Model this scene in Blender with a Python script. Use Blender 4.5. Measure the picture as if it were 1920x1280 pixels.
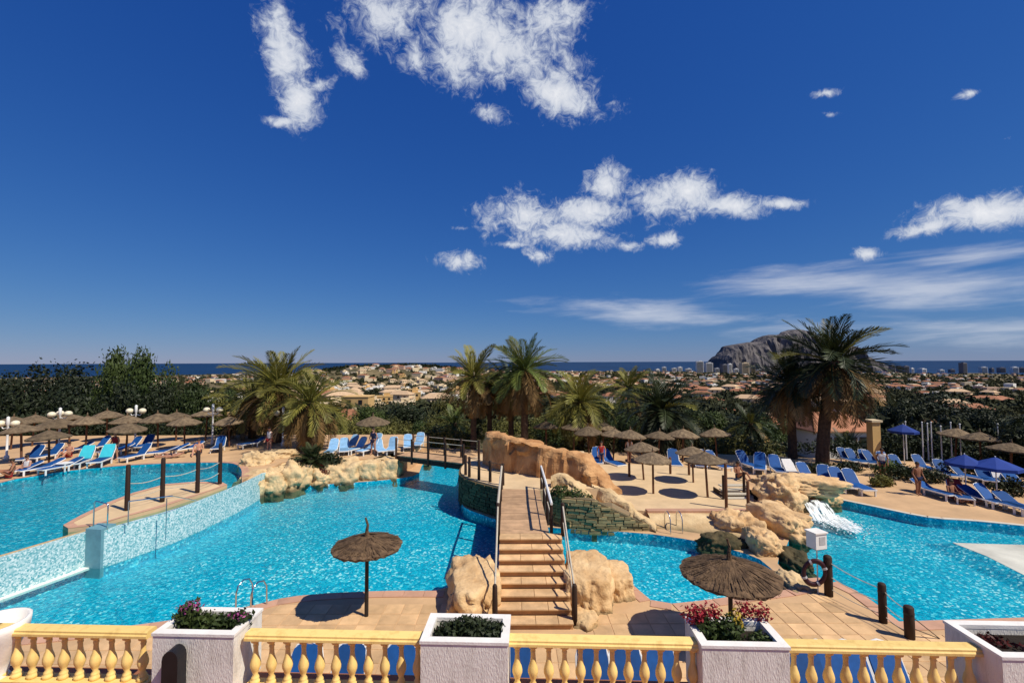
import bpy, bmesh, math, random
import numpy as np
from mathutils import Vector, Matrix, noise
from mathutils.geometry import tessellate_polygon, delaunay_2d_cdt

random.seed(7)
rng = np.random.default_rng(7)
scene = bpy.context.scene
for o in list(bpy.data.objects):
    bpy.data.objects.remove(o)
COL = scene.collection
R = math.radians

# ------------------------------------------------------------------ camera
FPX = 853.0                       # focal length in photo pixels (1920 wide)
CAM = Vector((0, 0, 7.0))
PITCH, ROLL = math.atan(38 / FPX), R(0.21)
_r, _u = Vector((1, 0, 0)), Vector((0, -math.sin(PITCH), math.cos(PITCH)))
FWD = Vector((0, math.cos(PITCH), math.sin(PITCH)))
RIGHT = _r * math.cos(ROLL) - _u * math.sin(ROLL)
UP = _u * math.cos(ROLL) + _r * math.sin(ROLL)
cd = bpy.data.cameras.new('camera')
cd.sensor_width = 36
cd.lens = FPX / 1920 * 36
cd.clip_start, cd.clip_end = 0.1, 90000
cam = bpy.data.objects.new('camera', cd)
COL.objects.link(cam)
mw = Matrix.Identity(4)
for i in range(3):
    mw[i][0], mw[i][1], mw[i][2], mw[i][3] = RIGHT[i], UP[i], -FWD[i], CAM[i]
cam.matrix_world = mw
scene.camera = cam
scene.render.resolution_x, scene.render.resolution_y = 1024, 682


def ray(px, py):
    return FWD * FPX + RIGHT * (px - 960) + UP * (640 - py)


def P(px, py, z=0.0):
    """ground point where the sight line meets the level z"""
    d = ray(px, py)
    t = (z - CAM.z) / d.z
    return CAM + d * t


def PD(px, py, dist):
    d = ray(px, py)
    return CAM + d * (dist / d.y)


def PZ(px, py, x=None, y=None):
    """height of a pixel above a known distance y"""
    return PD(px, py, y).z


# ------------------------------------------------------------------ sun and sky
SUN_DIR = Vector((1.30, -0.72, 0)).normalized()
SUN_EL = R(53)
to_sun = Vector((SUN_DIR.x * math.cos(SUN_EL), SUN_DIR.y * math.cos(SUN_EL), math.sin(SUN_EL)))
ld = bpy.data.lights.new('sun', 'SUN')
ld.energy, ld.angle, ld.color = 5.0, R(0.53), (1.0, 0.92, 0.78)
sun = bpy.data.objects.new('sun', ld)
COL.objects.link(sun)
sun.location = (20, -20, 60)
sun.rotation_euler = (-to_sun).to_track_quat('-Z', 'Y').to_euler()

scene.view_settings.view_transform = 'Standard'
scene.view_settings.look = 'None'
scene.view_settings.exposure = 0.0
scene.view_settings.gamma = 1.0
scene.view_settings.use_curve_mapping = False
scene.cycles.max_bounces = 6
scene.cycles.transparent_max_bounces = 12
scene.cycles.caustics_reflective = False
scene.cycles.caustics_refractive = False

world = bpy.data.worlds.new('World')
scene.world = world
world.use_nodes = True
wn, wl = world.node_tree.nodes, world.node_tree.links
wn.clear()


def wnode(t, **k):
    n = wn.new(t)
    for a, b in k.items():
        setattr(n, a, b)
    return n


def wmath(op, a, b=None, c=None, clamp=False):
    n = wn.new('ShaderNodeMath')
    n.operation = op
    n.use_clamp = clamp
    for i, v in enumerate((a, b, c)):
        if v is None:
            continue
        if isinstance(v, (int, float)):
            n.inputs[i].default_value = v
        else:
            wl.new(v, n.inputs[i])
    return n.outputs[0]


def build_sky():
    out = wnode('ShaderNodeOutputWorld')
    bg = wnode('ShaderNodeBackground')
    sky = wnode('ShaderNodeTexSky', sky_type='NISHITA')
    sky.sun_disc = False
    sky.sun_elevation = SUN_EL
    sky.sun_rotation = math.atan2(SUN_DIR.x, SUN_DIR.y)
    sky.altitude = 90
    sky.air_density, sky.dust_density, sky.ozone_density = 1.0, 0.0, 3.0
    # deep, polarised blue of the photograph: the sky's own colours, graded channel by channel
    pre = wnode('ShaderNodeVectorMath', operation='SCALE')
    pre.inputs['Scale'].default_value = 0.125
    wl.new(sky.outputs[0], pre.inputs[0])
    ch = wnode('ShaderNodeSeparateXYZ')
    wl.new(pre.outputs[0], ch.inputs[0])
    tint = wnode('ShaderNodeCombineXYZ')
    for i, (gain, power) in enumerate(((2.05, 1.26), (2.85, 0.85), (5.0, 0.478))):
        wl.new(wmath('MULTIPLY', wmath('POWER', ch.outputs[i], power), gain), tint.inputs[i])
    tc = wnode('ShaderNodeTexCoord')
    sep = wnode('ShaderNodeSeparateXYZ')
    wl.new(tc.outputs['Generated'], sep.inputs[0])
    az = wmath('ARCTAN2', sep.outputs[0], sep.outputs[1])
    el = wmath('ARCSINE', sep.outputs[2])
    ae = wnode('ShaderNodeCombineXYZ')
    wl.new(az, ae.inputs[0])
    wl.new(el, ae.inputs[1])

    def angles(px, py):
        d = ray(px, py).normalized()
        return Vector((math.atan2(d.x, d.y), math.asin(d.z)))

    def fbm(vec, scale, detail, rough, dist=0.0, stretch=None):
        if stretch:
            m = wnode('ShaderNodeVectorMath', operation='MULTIPLY')
            m.inputs[1].default_value = stretch
            wl.new(vec, m.inputs[0])
            vec = m.outputs[0]
        n = wnode('ShaderNodeTexNoise')
        n.inputs['Scale'].default_value = scale
        n.inputs['Detail'].default_value = detail
        n.inputs['Roughness'].default_value = rough
        n.inputs['Distortion'].default_value = dist
        wl.new(vec, n.inputs['Vector'])
        return n.outputs[0]

    def field(ells):
        """union of soft ellipses (cx, cy, rx, ry, tilt, weight), each at its own bearing in the sky"""
        acc = None
        for cx, cy, rx, ry, tilt, w in ells:
            t = R(tilt)
            c = angles(cx, cy)
            a = angles(cx + rx * math.cos(t), cy + rx * math.sin(t)) - c
            b = angles(cx - ry * math.sin(t), cy + ry * math.cos(t)) - c
            det = a.x * b.y - a.y * b.x
            r0 = (b.y / det, -b.x / det, 0)
            r1 = (-a.y / det, a.x / det, 0)
            s = wnode('ShaderNodeVectorMath', operation='SUBTRACT')
            s.inputs[1].default_value = (c.x, c.y, 0)
            wl.new(ae.outputs[0], s.inputs[0])
            ds = []
            for rr in (r0, r1):
                d = wnode('ShaderNodeVectorMath', operation='DOT_PRODUCT')
                d.inputs[1].default_value = rr
                wl.new(s.outputs[0], d.inputs[0])
                ds.append(d.outputs['Value'])
            q = wmath('ADD', wmath('MULTIPLY', ds[0], ds[0]), wmath('MULTIPLY', ds[1], ds[1]))
            v = wmath('SUBTRACT', w, wmath('SQRT', q))
            acc = v if acc is None else wmath('SMOOTH_MAX', acc, v, 0.15)
        return wmath('MAXIMUM', acc, -1.5)

    cumulus = [(535, 105, 82, 46, 75, 1), (563, 190, 52, 40, 80, 1), (598, 160, 40, 16, -15, .7), (530, 228, 40, 14, 0, .8),
               (735, 25, 116, 70, 0, .78), (870, 45, 160, 96, 10, .86), (950, 90, 140, 72, 25, .98), (1030, 40, 86, 66, 0, .75),
               (1040, 178, 96, 42, 20, 1), (850, 120, 96, 52, 40, .75), (660, 115, 56, 34, 50, .5), (920, 218, 54, 32, 10, .55), (780, 110, 66, 46, 30, .5), (1140, 195, 50, 12, -15, .15),
               (520, 20, 40, 40, 60, .5),
               (992, 405, 84, 46, 0, 1), (1050, 440, 100, 28, 0, 1), (1136, 348, 38, 42, 0, 1), (1110, 398, 84, 34, 0, 1),
               (1232, 375, 62, 38, 0, 1), (1290, 358, 62, 38, 10, 1), (1370, 385, 76, 22, 4, 1), (1465, 382, 58, 13, 0, .9),
               (1010, 475, 36, 18, 20, .8), (955, 458, 50, 10, 0, .7), (864, 490, 44, 20, 0, 1), (1254, 450, 36, 15, 0, .95),
               (1178, 462, 36, 13, 0, .5), (870, 428, 40, 9, 0, .25),
               (1850, 398, 160, 34, -8, 1), (1735, 428, 85, 18, -12, .9), (1628, 476, 38, 13, 0, .8),
               (1545, 175, 66, 13, -10, .28), (1560, 215, 30, 12, 0, .2), (1820, 175, 40, 13, -12, .6), (1885, 260, 50, 10, -15, .25)]
    cirrus = [(1520, 525, 200, 24, -4, 1), (1760, 545, 280, 40, -3, .9), (1215, 585, 260, 26, 2, .8), (1850, 620, 240, 36, 0, .7),
              (1820, 480, 200, 30, -6, .6), (1500, 620, 200, 20, 0, .5)]
    D = tc.outputs['Generated']
    n1 = fbm(D, 10.0, 7, 0.66, 0.4)
    n2 = fbm(D, 44.0, 5, 0.72, 0.8)
    nn = wmath('ADD', wmath('MULTIPLY_ADD', n1, 3.0, -1.50), wmath('MULTIPLY_ADD', n2, 2.9, -1.45))
    f1 = wmath('ADD', wmath('MULTIPLY_ADD', field(cumulus), 1.5, 0.10), nn)
    # the rest of the sky, outside the view, carries the same scattered cumulus
    bank = fbm(D, 2.6, 6, 0.55)
    aabs = wmath('ABSOLUTE', az)
    off = wmath('MAXIMUM', wmath('MULTIPLY_ADD', aabs, 6.0, -5.6), wmath('MULTIPLY_ADD', el, 7.0, -5.0), clamp=True)
    rest = wmath('MULTIPLY', wmath('MULTIPLY_ADD', bank, 9.0, -5.4), off)
    rest = wmath('ADD', rest, wmath('MULTIPLY_ADD', off, 1.5, -1.5))
    f1 = wmath('MAXIMUM', f1, wmath('ADD', rest, wmath('MULTIPLY', nn, 0.8)))
    m1 = wnode('ShaderNodeMapRange', interpolation_type='SMOOTHSTEP')
    wl.new(f1, m1.inputs['Value'])
    m1.inputs['From Min'].default_value, m1.inputs['From Max'].default_value = -0.25, 1.15
    nc = fbm(ae.outputs[0], 5.0, 10, 0.62, 0.3, (1.0, 7.0, 1.0))
    f2 = wmath('ADD', field(cirrus), wmath('MULTIPLY_ADD', nc, 3.0, -1.5))
    m2 = wnode('ShaderNodeMapRange', interpolation_type='SMOOTHSTEP')
    wl.new(f2, m2.inputs['Value'])
    m2.inputs['From Min'].default_value, m2.inputs['From Max'].default_value = -0.5, 1.3
    m2.inputs['To Max'].default_value = 0.66
    thick = wnode('ShaderNodeMapRange')
    wl.new(f1, thick.inputs['Value'])
    thick.inputs['From Min'].default_value, thick.inputs['From Max'].default_value = 0.35, 2.1
    ccol = wnode('ShaderNodeMix', data_type='RGBA')
    ccol.inputs[6].default_value = (0.50, 0.56, 0.68, 1)
    ccol.inputs[7].default_value = (0.86, 0.87, 0.90, 1)
    wl.new(thick.outputs[0], ccol.inputs[0])
    mixa = wnode('ShaderNodeMix', data_type='RGBA')
    wl.new(m2.outputs[0], mixa.inputs[0])
    wl.new(tint.outputs[0], mixa.inputs[6])
    mixa.inputs[7].default_value = (7.0, 7.3, 8.0, 1)
    big = wnode('ShaderNodeVectorMath', operation='SCALE')
    big.inputs['Scale'].default_value = 10.0
    wl.new(ccol.outputs[2], big.inputs[0])
    mixb = wnode('ShaderNodeMix', data_type='RGBA')
    wl.new(wmath('MULTIPLY', m1.outputs[0], 0.95), mixb.inputs[0])
    wl.new(mixa.outputs[2], mixb.inputs[6])
    wl.new(big.outputs[0], mixb.inputs[7])
    wl.new(mixb.outputs[2], bg.inputs['Color'])
    bg.inputs['Strength'].default_value = 0.1
    wl.new(bg.outputs[0], out.inputs['Surface'])


build_sky()
world.cycles.sampling_method = 'MANUAL'
world.cycles.sample_map_resolution = 512

# ------------------------------------------------------------------ materials
MAT = {}


def new_mat(name):
    m = bpy.data.materials.new(name)
    m.use_nodes = True
    m.node_tree.nodes.clear()
    MAT[name] = m
    return m, m.node_tree.nodes, m.node_tree.links


def M(name, col, rough=0.75, var=0.18, scale=3.0, bump=0.0, bscale=18.0, spec=0.3, rnd=0.0, col2=None,
      stretch=None, metallic=0.0, coords='Object', trans=0.0, contrast=(0.3, 0.7), bdist=0.02, wet=False):
    m, n, l = new_mat(name)
    out = n.new('ShaderNodeOutputMaterial')
    b = n.new('ShaderNodeBsdfPrincipled')
    b.inputs['Roughness'].default_value = rough
    b.inputs['Specular IOR Level'].default_value = spec
    b.inputs['Metallic'].default_value = metallic
    if coords == 'Object':
        co = n.new('ShaderNodeTexCoord').outputs['Object']
    else:
        co = n.new('ShaderNodeNewGeometry').outputs['Position']
    if rnd or coords == 'Object':
        oi = n.new('ShaderNodeObjectInfo')
        ad = n.new('ShaderNodeVectorMath')
        ad.operation = 'MULTIPLY_ADD'
        l.new(oi.outputs['Random'], ad.inputs[0])
        ad.inputs[1].default_value = (37, 17, 53)
        l.new(co, ad.inputs[2])
        co = ad.outputs[0]
    if stretch:
        mp = n.new('ShaderNodeVectorMath')
        mp.operation = 'MULTIPLY'
        mp.inputs[1].default_value = stretch
        l.new(co, mp.inputs[0])
        co = mp.outputs[0]
    t = n.new('ShaderNodeTexNoise')
    t.inputs['Scale'].default_value = scale
    t.inputs['Detail'].default_value = 6
    t.inputs['Roughness'].default_value = 0.62
    l.new(co, t.inputs['Vector'])
    r = n.new('ShaderNodeMapRange')
    r.inputs['From Min'].default_value, r.inputs['From Max'].default_value = contrast
    l.new(t.outputs[0], r.inputs['Value'])
    mx = n.new('ShaderNodeMix')
    mx.data_type = 'RGBA'
    c2 = col2 or tuple(min(1, c * (1 + var)) for c in col)
    c1 = col if col2 else tuple(c * (1 - var) for c in col)
    mx.inputs[6].default_value = (*c1, 1)
    mx.inputs[7].default_value = (*c2, 1)
    l.new(r.outputs[0], mx.inputs[0])
    cout = mx.outputs[2]
    if rnd:
        h = n.new('ShaderNodeHueSaturation')
        mr = n.new('ShaderNodeMapRange')
        mr.inputs['To Min'].default_value, mr.inputs['To Max'].default_value = 1 - rnd, 1 + rnd
        l.new(oi.outputs['Random'], mr.inputs['Value'])
        l.new(mr.outputs[0], h.inputs['Value'])
        l.new(cout, h.inputs['Color'])
        cout = h.outputs[0]
    if wet:                                        # algae and damp along the waterline
        sz = n.new('ShaderNodeSeparateXYZ')
        l.new(n.new('ShaderNodeNewGeometry').outputs['Position'], sz.inputs[0])
        wz = n.new('ShaderNodeMath')
        wz.operation = 'MULTIPLY_ADD'
        wz.inputs[1].default_value = -0.35
        l.new(t.outputs[0], wz.inputs[0])
        l.new(sz.outputs[2], wz.inputs[2])
        wr = n.new('ShaderNodeMapRange')
        wr.inputs['From Min'].default_value, wr.inputs['From Max'].default_value = -0.20, -0.02
        wr.inputs['To Min'].default_value, wr.inputs['To Max'].default_value = 0.8, 0.0
        l.new(wz.outputs[0], wr.inputs['Value'])
        wm = n.new('ShaderNodeMix')
        wm.data_type = 'RGBA'
        wm.inputs[7].default_value = (0.05, 0.045, 0.022, 1)
        l.new(wr.outputs[0], wm.inputs[0])
        l.new(cout, wm.inputs[6])
        cout = wm.outputs[2]
    l.new(cout, b.inputs['Base Color'])
    if bump:
        t2 = n.new('ShaderNodeTexNoise')
        t2.inputs['Scale'].default_value = bscale
        t2.inputs['Detail'].default_value = 5
        l.new(co, t2.inputs['Vector'])
        bp = n.new('ShaderNodeBump')
        bp.inputs['Strength'].default_value = bump
        bp.inputs['Distance'].default_value = bdist
        l.new(t2.outputs[0], bp.inputs['Height'])
        l.new(bp.outputs[0], b.inputs['Normal'])
    surf = b.outputs[0]
    if trans:
        tr = n.new('ShaderNodeBsdfTranslucent')
        l.new(cout, tr.inputs['Color'])
        ms = n.new('ShaderNodeMixShader')
        ms.inputs[0].default_value = trans
        l.new(surf, ms.inputs[1])
        l.new(tr.outputs[0], ms.inputs[2])
        surf = ms.outputs[0]
    l.new(surf, out.inputs['Surface'])
    return m


def water_mat(name, tint, s1=2.0, s2=6.5, strength=0.9, dist=0.05):
    m, n, l = new_mat(name)
    out = n.new('ShaderNodeOutputMaterial')
    pos = n.new('ShaderNodeNewGeometry').outputs['Position']
    a = n.new('ShaderNodeTexNoise')
    a.inputs['Scale'].default_value, a.inputs['Detail'].default_value = s1, 3
    b = n.new('ShaderNodeTexNoise')
    b.inputs['Scale'].default_value, b.inputs['Detail'].default_value = s2, 3
    b.inputs['Distortion'].default_value = 0.6
    l.new(pos, a.inputs['Vector'])
    l.new(pos, b.inputs['Vector'])
    s = n.new('ShaderNodeMath')
    s.operation = 'MULTIPLY_ADD'
    s.inputs[1].default_value = 0.5
    l.new(b.outputs[0], s.inputs[0])
    l.new(a.outputs[0], s.inputs[2])
    bp = n.new('ShaderNodeBump')
    bp.inputs['Strength'].default_value, bp.inputs['Distance'].default_value = strength, dist
    l.new(s.outputs[0], bp.inputs['Height'])
    fr = n.new('ShaderNodeFresnel')
    fr.inputs['IOR'].default_value = 1.33
    l.new(bp.outputs[0], fr.inputs['Normal'])
    gl = n.new('ShaderNodeBsdfGlossy')
    gl.inputs['Roughness'].default_value = 0.04
    l.new(bp.outputs[0], gl.inputs['Normal'])
    tr = n.new('ShaderNodeBsdfTransparent')
    tr.inputs['Color'].default_value = (*tint, 1)
    mx = n.new('ShaderNodeMixShader')
    l.new(fr.outputs[0], mx.inputs[0])
    l.new(tr.outputs[0], mx.inputs[1])
    l.new(gl.outputs[0], mx.inputs[2])
    l.new(mx.outputs[0], out.inputs['Surface'])
    return m


def mosaic_mat(name, stops, scale, rough=0.25, slow=0.25):
    """glazed pebble mosaic: cells of mixed tone, the palest painted as pool sparkle"""
    m, n, l = new_mat(name)
    out = n.new('ShaderNodeOutputMaterial')
    b = n.new('ShaderNodeBsdfPrincipled')
    b.inputs['Roughness'].default_value = rough
    b.inputs['Specular IOR Level'].default_value = 0.2
    pos = n.new('ShaderNodeNewGeometry').outputs['Position']
    v = n.new('ShaderNodeTexVoronoi')
    v.inputs['Scale'].default_value = scale
    l.new(pos, v.inputs['Vector'])
    sx = n.new('ShaderNodeSeparateColor')
    l.new(v.outputs['Color'], sx.inputs[0])
    cr = n.new('ShaderNodeValToRGB')
    e = cr.color_ramp.elements
    cr.color_ramp.interpolation = 'LINEAR'
    e[0].position, e[0].color = stops[0][0], (*stops[0][1], 1)
    e[1].position, e[1].color = stops[-1][0], (*stops[-1][1], 1)
    for p, c in stops[1:-1]:
        k = e.new(p)
        k.color = (*c, 1)
    t = n.new('ShaderNodeTexNoise')
    t.inputs['Scale'].default_value = 0.22
    t.inputs['Detail'].default_value = 3
    l.new(pos, t.inputs['Vector'])
    ad = n.new('ShaderNodeMath')
    ad.operation = 'MULTIPLY_ADD'
    ad.inputs[1].default_value = slow
    l.new(t.outputs[0], ad.inputs[0])
    sb = n.new('ShaderNodeMath')
    sb.operation = 'SUBTRACT'
    sb.inputs[1].default_value = slow * 0.5
    l.new(sx.outputs[0], sb.inputs[0])
    l.new(sb.outputs[0], ad.inputs[2])
    l.new(ad.outputs[0], cr.inputs[0])
    l.new(cr.outputs[0], b.inputs['Base Color'])
    l.new(b.outputs[0], out.inputs['Surface'])
    return m


M('paving', (0.61, 0.395, 0.205), 0.75, 0.24, 1.6, 0.3, 40, rnd=0.16)
M('paving_base', (0.54, 0.35, 0.19), 0.85, 0.18, 0.7, 0.2, 30, coords='World')
M('paving_right', (0.47, 0.32, 0.20), 0.85, 0.2, 0.5, 0.2, 30, coords='World')
M('coping', (0.52, 0.30, 0.20), 0.7, 0.15, 2.0, 0.2, 40, rnd=0.1)
M('coping_pale', (0.62, 0.56, 0.46), 0.7, 0.12, 2.0, coords='World')
M('terrace_tile', (0.33, 0.13, 0.06), 0.6, 0.25, 3.0)
M('sand_deck', (0.63, 0.46, 0.27), 0.9, 0.15, 0.9, 0.35, 25, coords='World')
M('rock', (0.50, 0.30, 0.135), 0.9, 0.3, 1.3, 0.9, 9, col2=(0.80, 0.57, 0.31), bdist=0.05, wet=True)
M('rock_wall', (0.30, 0.13, 0.045), 0.9, 0.3, 1.6, 0.9, 9, col2=(0.66, 0.38, 0.17), bdist=0.05)
M('rock_pale', (0.46, 0.31, 0.155), 0.9, 0.3, 1.3, 0.8, 9, col2=(0.76, 0.57, 0.32), bdist=0.05, wet=True)
M('rock_moss_shade', (0.022, 0.026, 0.012), 0.9, 0.3, 2.0, 0.9, 9, col2=(0.13, 0.095, 0.045), bdist=0.05)  # moss tone, darkened to stand for the shade in the waterfall cave
M('wall_stone', (0.20, 0.15, 0.07), 0.9, 0.3, 2.0, 0.6, 12, rnd=0.35, col2=(0.36, 0.27, 0.13))
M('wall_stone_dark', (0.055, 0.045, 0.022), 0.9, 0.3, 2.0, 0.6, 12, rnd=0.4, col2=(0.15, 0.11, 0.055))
M('mortar', (0.16, 0.125, 0.07), 0.95, 0.2, 3.0)
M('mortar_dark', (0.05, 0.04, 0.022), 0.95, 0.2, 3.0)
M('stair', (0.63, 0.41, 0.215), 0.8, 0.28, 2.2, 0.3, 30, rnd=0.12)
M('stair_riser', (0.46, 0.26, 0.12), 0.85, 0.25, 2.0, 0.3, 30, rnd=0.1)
M('plank', (0.46, 0.29, 0.165), 0.8, 0.25, 2.5, 0.2, 20, rnd=0.15)
M('dark_wood', (0.035, 0.018, 0.012), 0.7, 0.3, 5.0, 0.3, 30, stretch=(3, 3, .4))
M('brown_wood', (0.14, 0.062, 0.03), 0.7, 0.3, 5.0, 0.3, 30, stretch=(3, 3, .4))
M('pole_black', (0.02, 0.016, 0.014), 0.5, 0.2, 5.0)
M('thatch', (0.050, 0.030, 0.018), 0.95, 0.3, 5.0, 1.0, 14, col2=(0.20, 0.125, 0.068), rnd=0.12, bdist=0.05)
M('thatch_far', (0.075, 0.052, 0.032), 0.95, 0.3, 5.0, 0.8, 14, col2=(0.24, 0.175, 0.105), rnd=0.25, bdist=0.05)
M('cream_paint', (0.70, 0.46, 0.145), 0.6, 0.07, 5.0, 0.15, 30, rnd=0.07, col2=(0.88, 0.63, 0.22), stretch=(1.6, 1.6, .5), contrast=(.28, .5))
M('white_stucco', (0.60, 0.565, 0.50), 0.9, 0.05, 5.0, 0.9, 45, bdist=0.012, col2=(0.79, 0.76, 0.69), stretch=(1.8, 1.8, .45), contrast=(.30, .52))
M('white_rim', (0.80, 0.77, 0.72), 0.8, 0.09, 4.0, 0.4, 40, bdist=0.01)
M('soil', (0.02, 0.014, 0.01), 1.0, 0.3, 8.0, 0.8, 20)
M('white_plastic', (0.78, 0.78, 0.76), 0.45, 0.04, 4.0, rnd=0.05)
M('blue_sling', (0.005, 0.065, 0.24), 0.7, 0.15, 8.0, rnd=0.25)
M('pale_sling', (0.22, 0.42, 0.66), 0.7, 0.2, 5.0, rnd=0.25)
M('cyan_towel', (0.04, 0.46, 0.56), 0.9, 0.1, 6.0)
M('chrome', (0.62, 0.64, 0.66), 0.18, 0.03, 4.0, metallic=1.0)
M('white_metal', (0.75, 0.75, 0.73), 0.45, 0.05, 4.0)
M('globe', (0.80, 0.72, 0.52), 0.3, 0.04, 4.0)
M('rope', (0.10, 0.08, 0.06), 0.9, 0.2, 20.0)
M('rope_pale', (0.50, 0.45, 0.36), 0.8, 0.2, 20.0)
M('black_metal', (0.012, 0.012, 0.014), 0.35, 0.2, 6.0)
M('ring_dark', (0.045, 0.014, 0.022), 0.5, 0.2, 6.0)
M('ring_band', (0.42, 0.42, 0.44), 0.5, 0.1, 6.0)
M('panel_grey', (0.45, 0.45, 0.46), 0.5, 0.1, 10.0)
M('panel_dark', (0.06, 0.06, 0.07), 0.5, 0.1, 10.0)
M('frond_green', (0.040, 0.072, 0.016), 0.5, 0.3, 2.0, rnd=0.35, col2=(0.15, 0.18, 0.036), trans=0.15)
M('frond_olive', (0.11, 0.115, 0.02), 0.55, 0.3, 2.0, rnd=0.35, col2=(0.26, 0.23, 0.045), trans=0.15)
M('frond_dark', (0.014, 0.024, 0.009), 0.5, 0.3, 2.0, rnd=0.35, col2=(0.045, 0.06, 0.018), trans=0.1)
M('frond_dead', (0.13, 0.07, 0.022), 0.8, 0.3, 2.0, rnd=0.35, col2=(0.24, 0.145, 0.05))
M('palm_trunk', (0.040, 0.025, 0.016), 0.95, 0.4, 6.0, 0.8, 10, col2=(0.12, 0.075, 0.045), bdist=0.06)
M('bark', (0.055, 0.038, 0.024), 0.95, 0.3, 5.0, 0.6, 12)
M('leaf_dark', (0.008, 0.014, 0.006), 0.6, 0.4, 0.6, rnd=0.2, col2=(0.030, 0.042, 0.014), trans=0.1)
M('leaf_mid', (0.018, 0.036, 0.009), 0.6, 0.4, 0.6, rnd=0.3, col2=(0.085, 0.12, 0.026), trans=0.15)
M('leaf_olive', (0.055, 0.062, 0.014), 0.6, 0.4, 0.6, rnd=0.35, col2=(0.20, 0.185, 0.045), trans=0.15)
M('leaf_far', (0.010, 0.017, 0.006), 0.8, 0.4, 0.02, col2=(0.060, 0.064, 0.020), coords='World')
M('flower_red', (0.24, 0.008, 0.018), 0.6, 0.4, 20.0, rnd=0.2)
M('flower_pink', (0.32, 0.06, 0.20), 0.6, 0.3, 20.0)
M('flower_yellow', (0.36, 0.25, 0.02), 0.6, 0.3, 20.0)
M('leaf_red', (0.10, 0.012, 0.010), 0.6, 0.4, 4.0)
M('wall_cream', (0.68, 0.55, 0.36), 0.9, 0.1, 0.5, rnd=0.12)
M('wall_white', (0.76, 0.73, 0.66), 0.9, 0.06, 0.5, rnd=0.08)
M('wall_ochre', (0.60, 0.39, 0.16), 0.9, 0.1, 0.5, rnd=0.12)
M('wall_pink', (0.55, 0.37, 0.27), 0.9, 0.1, 0.5, rnd=0.12)
M('roof_tile', (0.34, 0.15, 0.08), 0.85, 0.25, 1.5, 0.5, 4, rnd=0.2)
M('roof_pale', (0.52, 0.36, 0.22), 0.85, 0.2, 1.5, rnd=0.15)
M('window_dark', (0.02, 0.022, 0.026), 0.15, 0.2, 2.0)
M('shutter', (0.12, 0.07, 0.04), 0.6, 0.2, 4.0)
M('tower_white', (0.62, 0.62, 0.62), 0.8, 0.08, 0.05, rnd=0.12)
M('tower_tan', (0.52, 0.43, 0.30), 0.8, 0.08, 0.05, rnd=0.12)
M('tower_dark', (0.17, 0.17, 0.20), 0.8, 0.1, 0.05, rnd=0.15)
M('terrain', (0.060, 0.055, 0.022), 0.95, 0.4, 0.02, col2=(0.34, 0.25, 0.125), coords='World', contrast=(0.42, 0.72))
M('cliff', (0.030, 0.032, 0.042), 0.95, 0.3, 0.014, 1.0, 0.03, col2=(0.19, 0.17, 0.165), coords='World', bdist=18, stretch=(1, 1, .5))
M('sea', (0.006, 0.030, 0.085), 0.55, 0.2, 0.0016, spec=0.12, coords='World', stretch=(1, .3, 1))
M('skin', (0.50, 0.26, 0.17), 0.6, 0.08, 8.0, rnd=0.15)
M('skin_tan', (0.30, 0.135, 0.075), 0.6, 0.08, 8.0, rnd=0.15)
M('hair', (0.03, 0.018, 0.010), 0.6, 0.2, 20.0)
M('cloth_white', (0.70, 0.68, 0.66), 0.9, 0.06, 10.0)
M('cloth_red', (0.35, 0.03, 0.03), 0.9, 0.1, 10.0)
M('cloth_navy', (0.015, 0.02, 0.06), 0.9, 0.1, 10.0)
M('parasol_blue', (0.012, 0.04, 0.22), 0.8, 0.1, 4.0, rnd=0.2)
M('foam', (0.80, 0.86, 0.88), 0.8, 0.1, 3.0, 0.8, 9, bdist=0.06)
M('weir_plain', (0.16, 0.33, 0.38), 0.4, 0.15, 3.0)
M('beach', (0.60, 0.59, 0.50), 0.5, 0.25, 0.8, 0.2, 20, coords='World')
water_mat('water', (0.72, 0.97, 0.99))
mosaic_mat('pool_sparkle_mosaic', [(0.0, (0.001, 0.26, 0.42)), (0.5, (0.003, 0.40, 0.60)), (0.80, (0.012, 0.52, 0.70)), (0.93, (0.20, 0.74, 0.84)), (1.0, (0.72, 0.92, 0.94))], 15.0, slow=0.6)  # palest cells paint the water's sparkle into the floor colour
mosaic_mat('pool_sparkle_mosaic_left', [(0.0, (0.001, 0.24, 0.36)), (0.6, (0.004, 0.38, 0.54)), (0.88, (0.02, 0.50, 0.64)), (1.0, (0.35, 0.76, 0.82))], 12.0, slow=0.4)
mosaic_mat('weir_mosaic', [(0.0, (0.10, 0.36, 0.42)), (0.4, (0.30, 0.54, 0.58)), (0.7, (0.50, 0.68, 0.70)), (1.0, (0.75, 0.84, 0.84))], 22.0)


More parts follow.
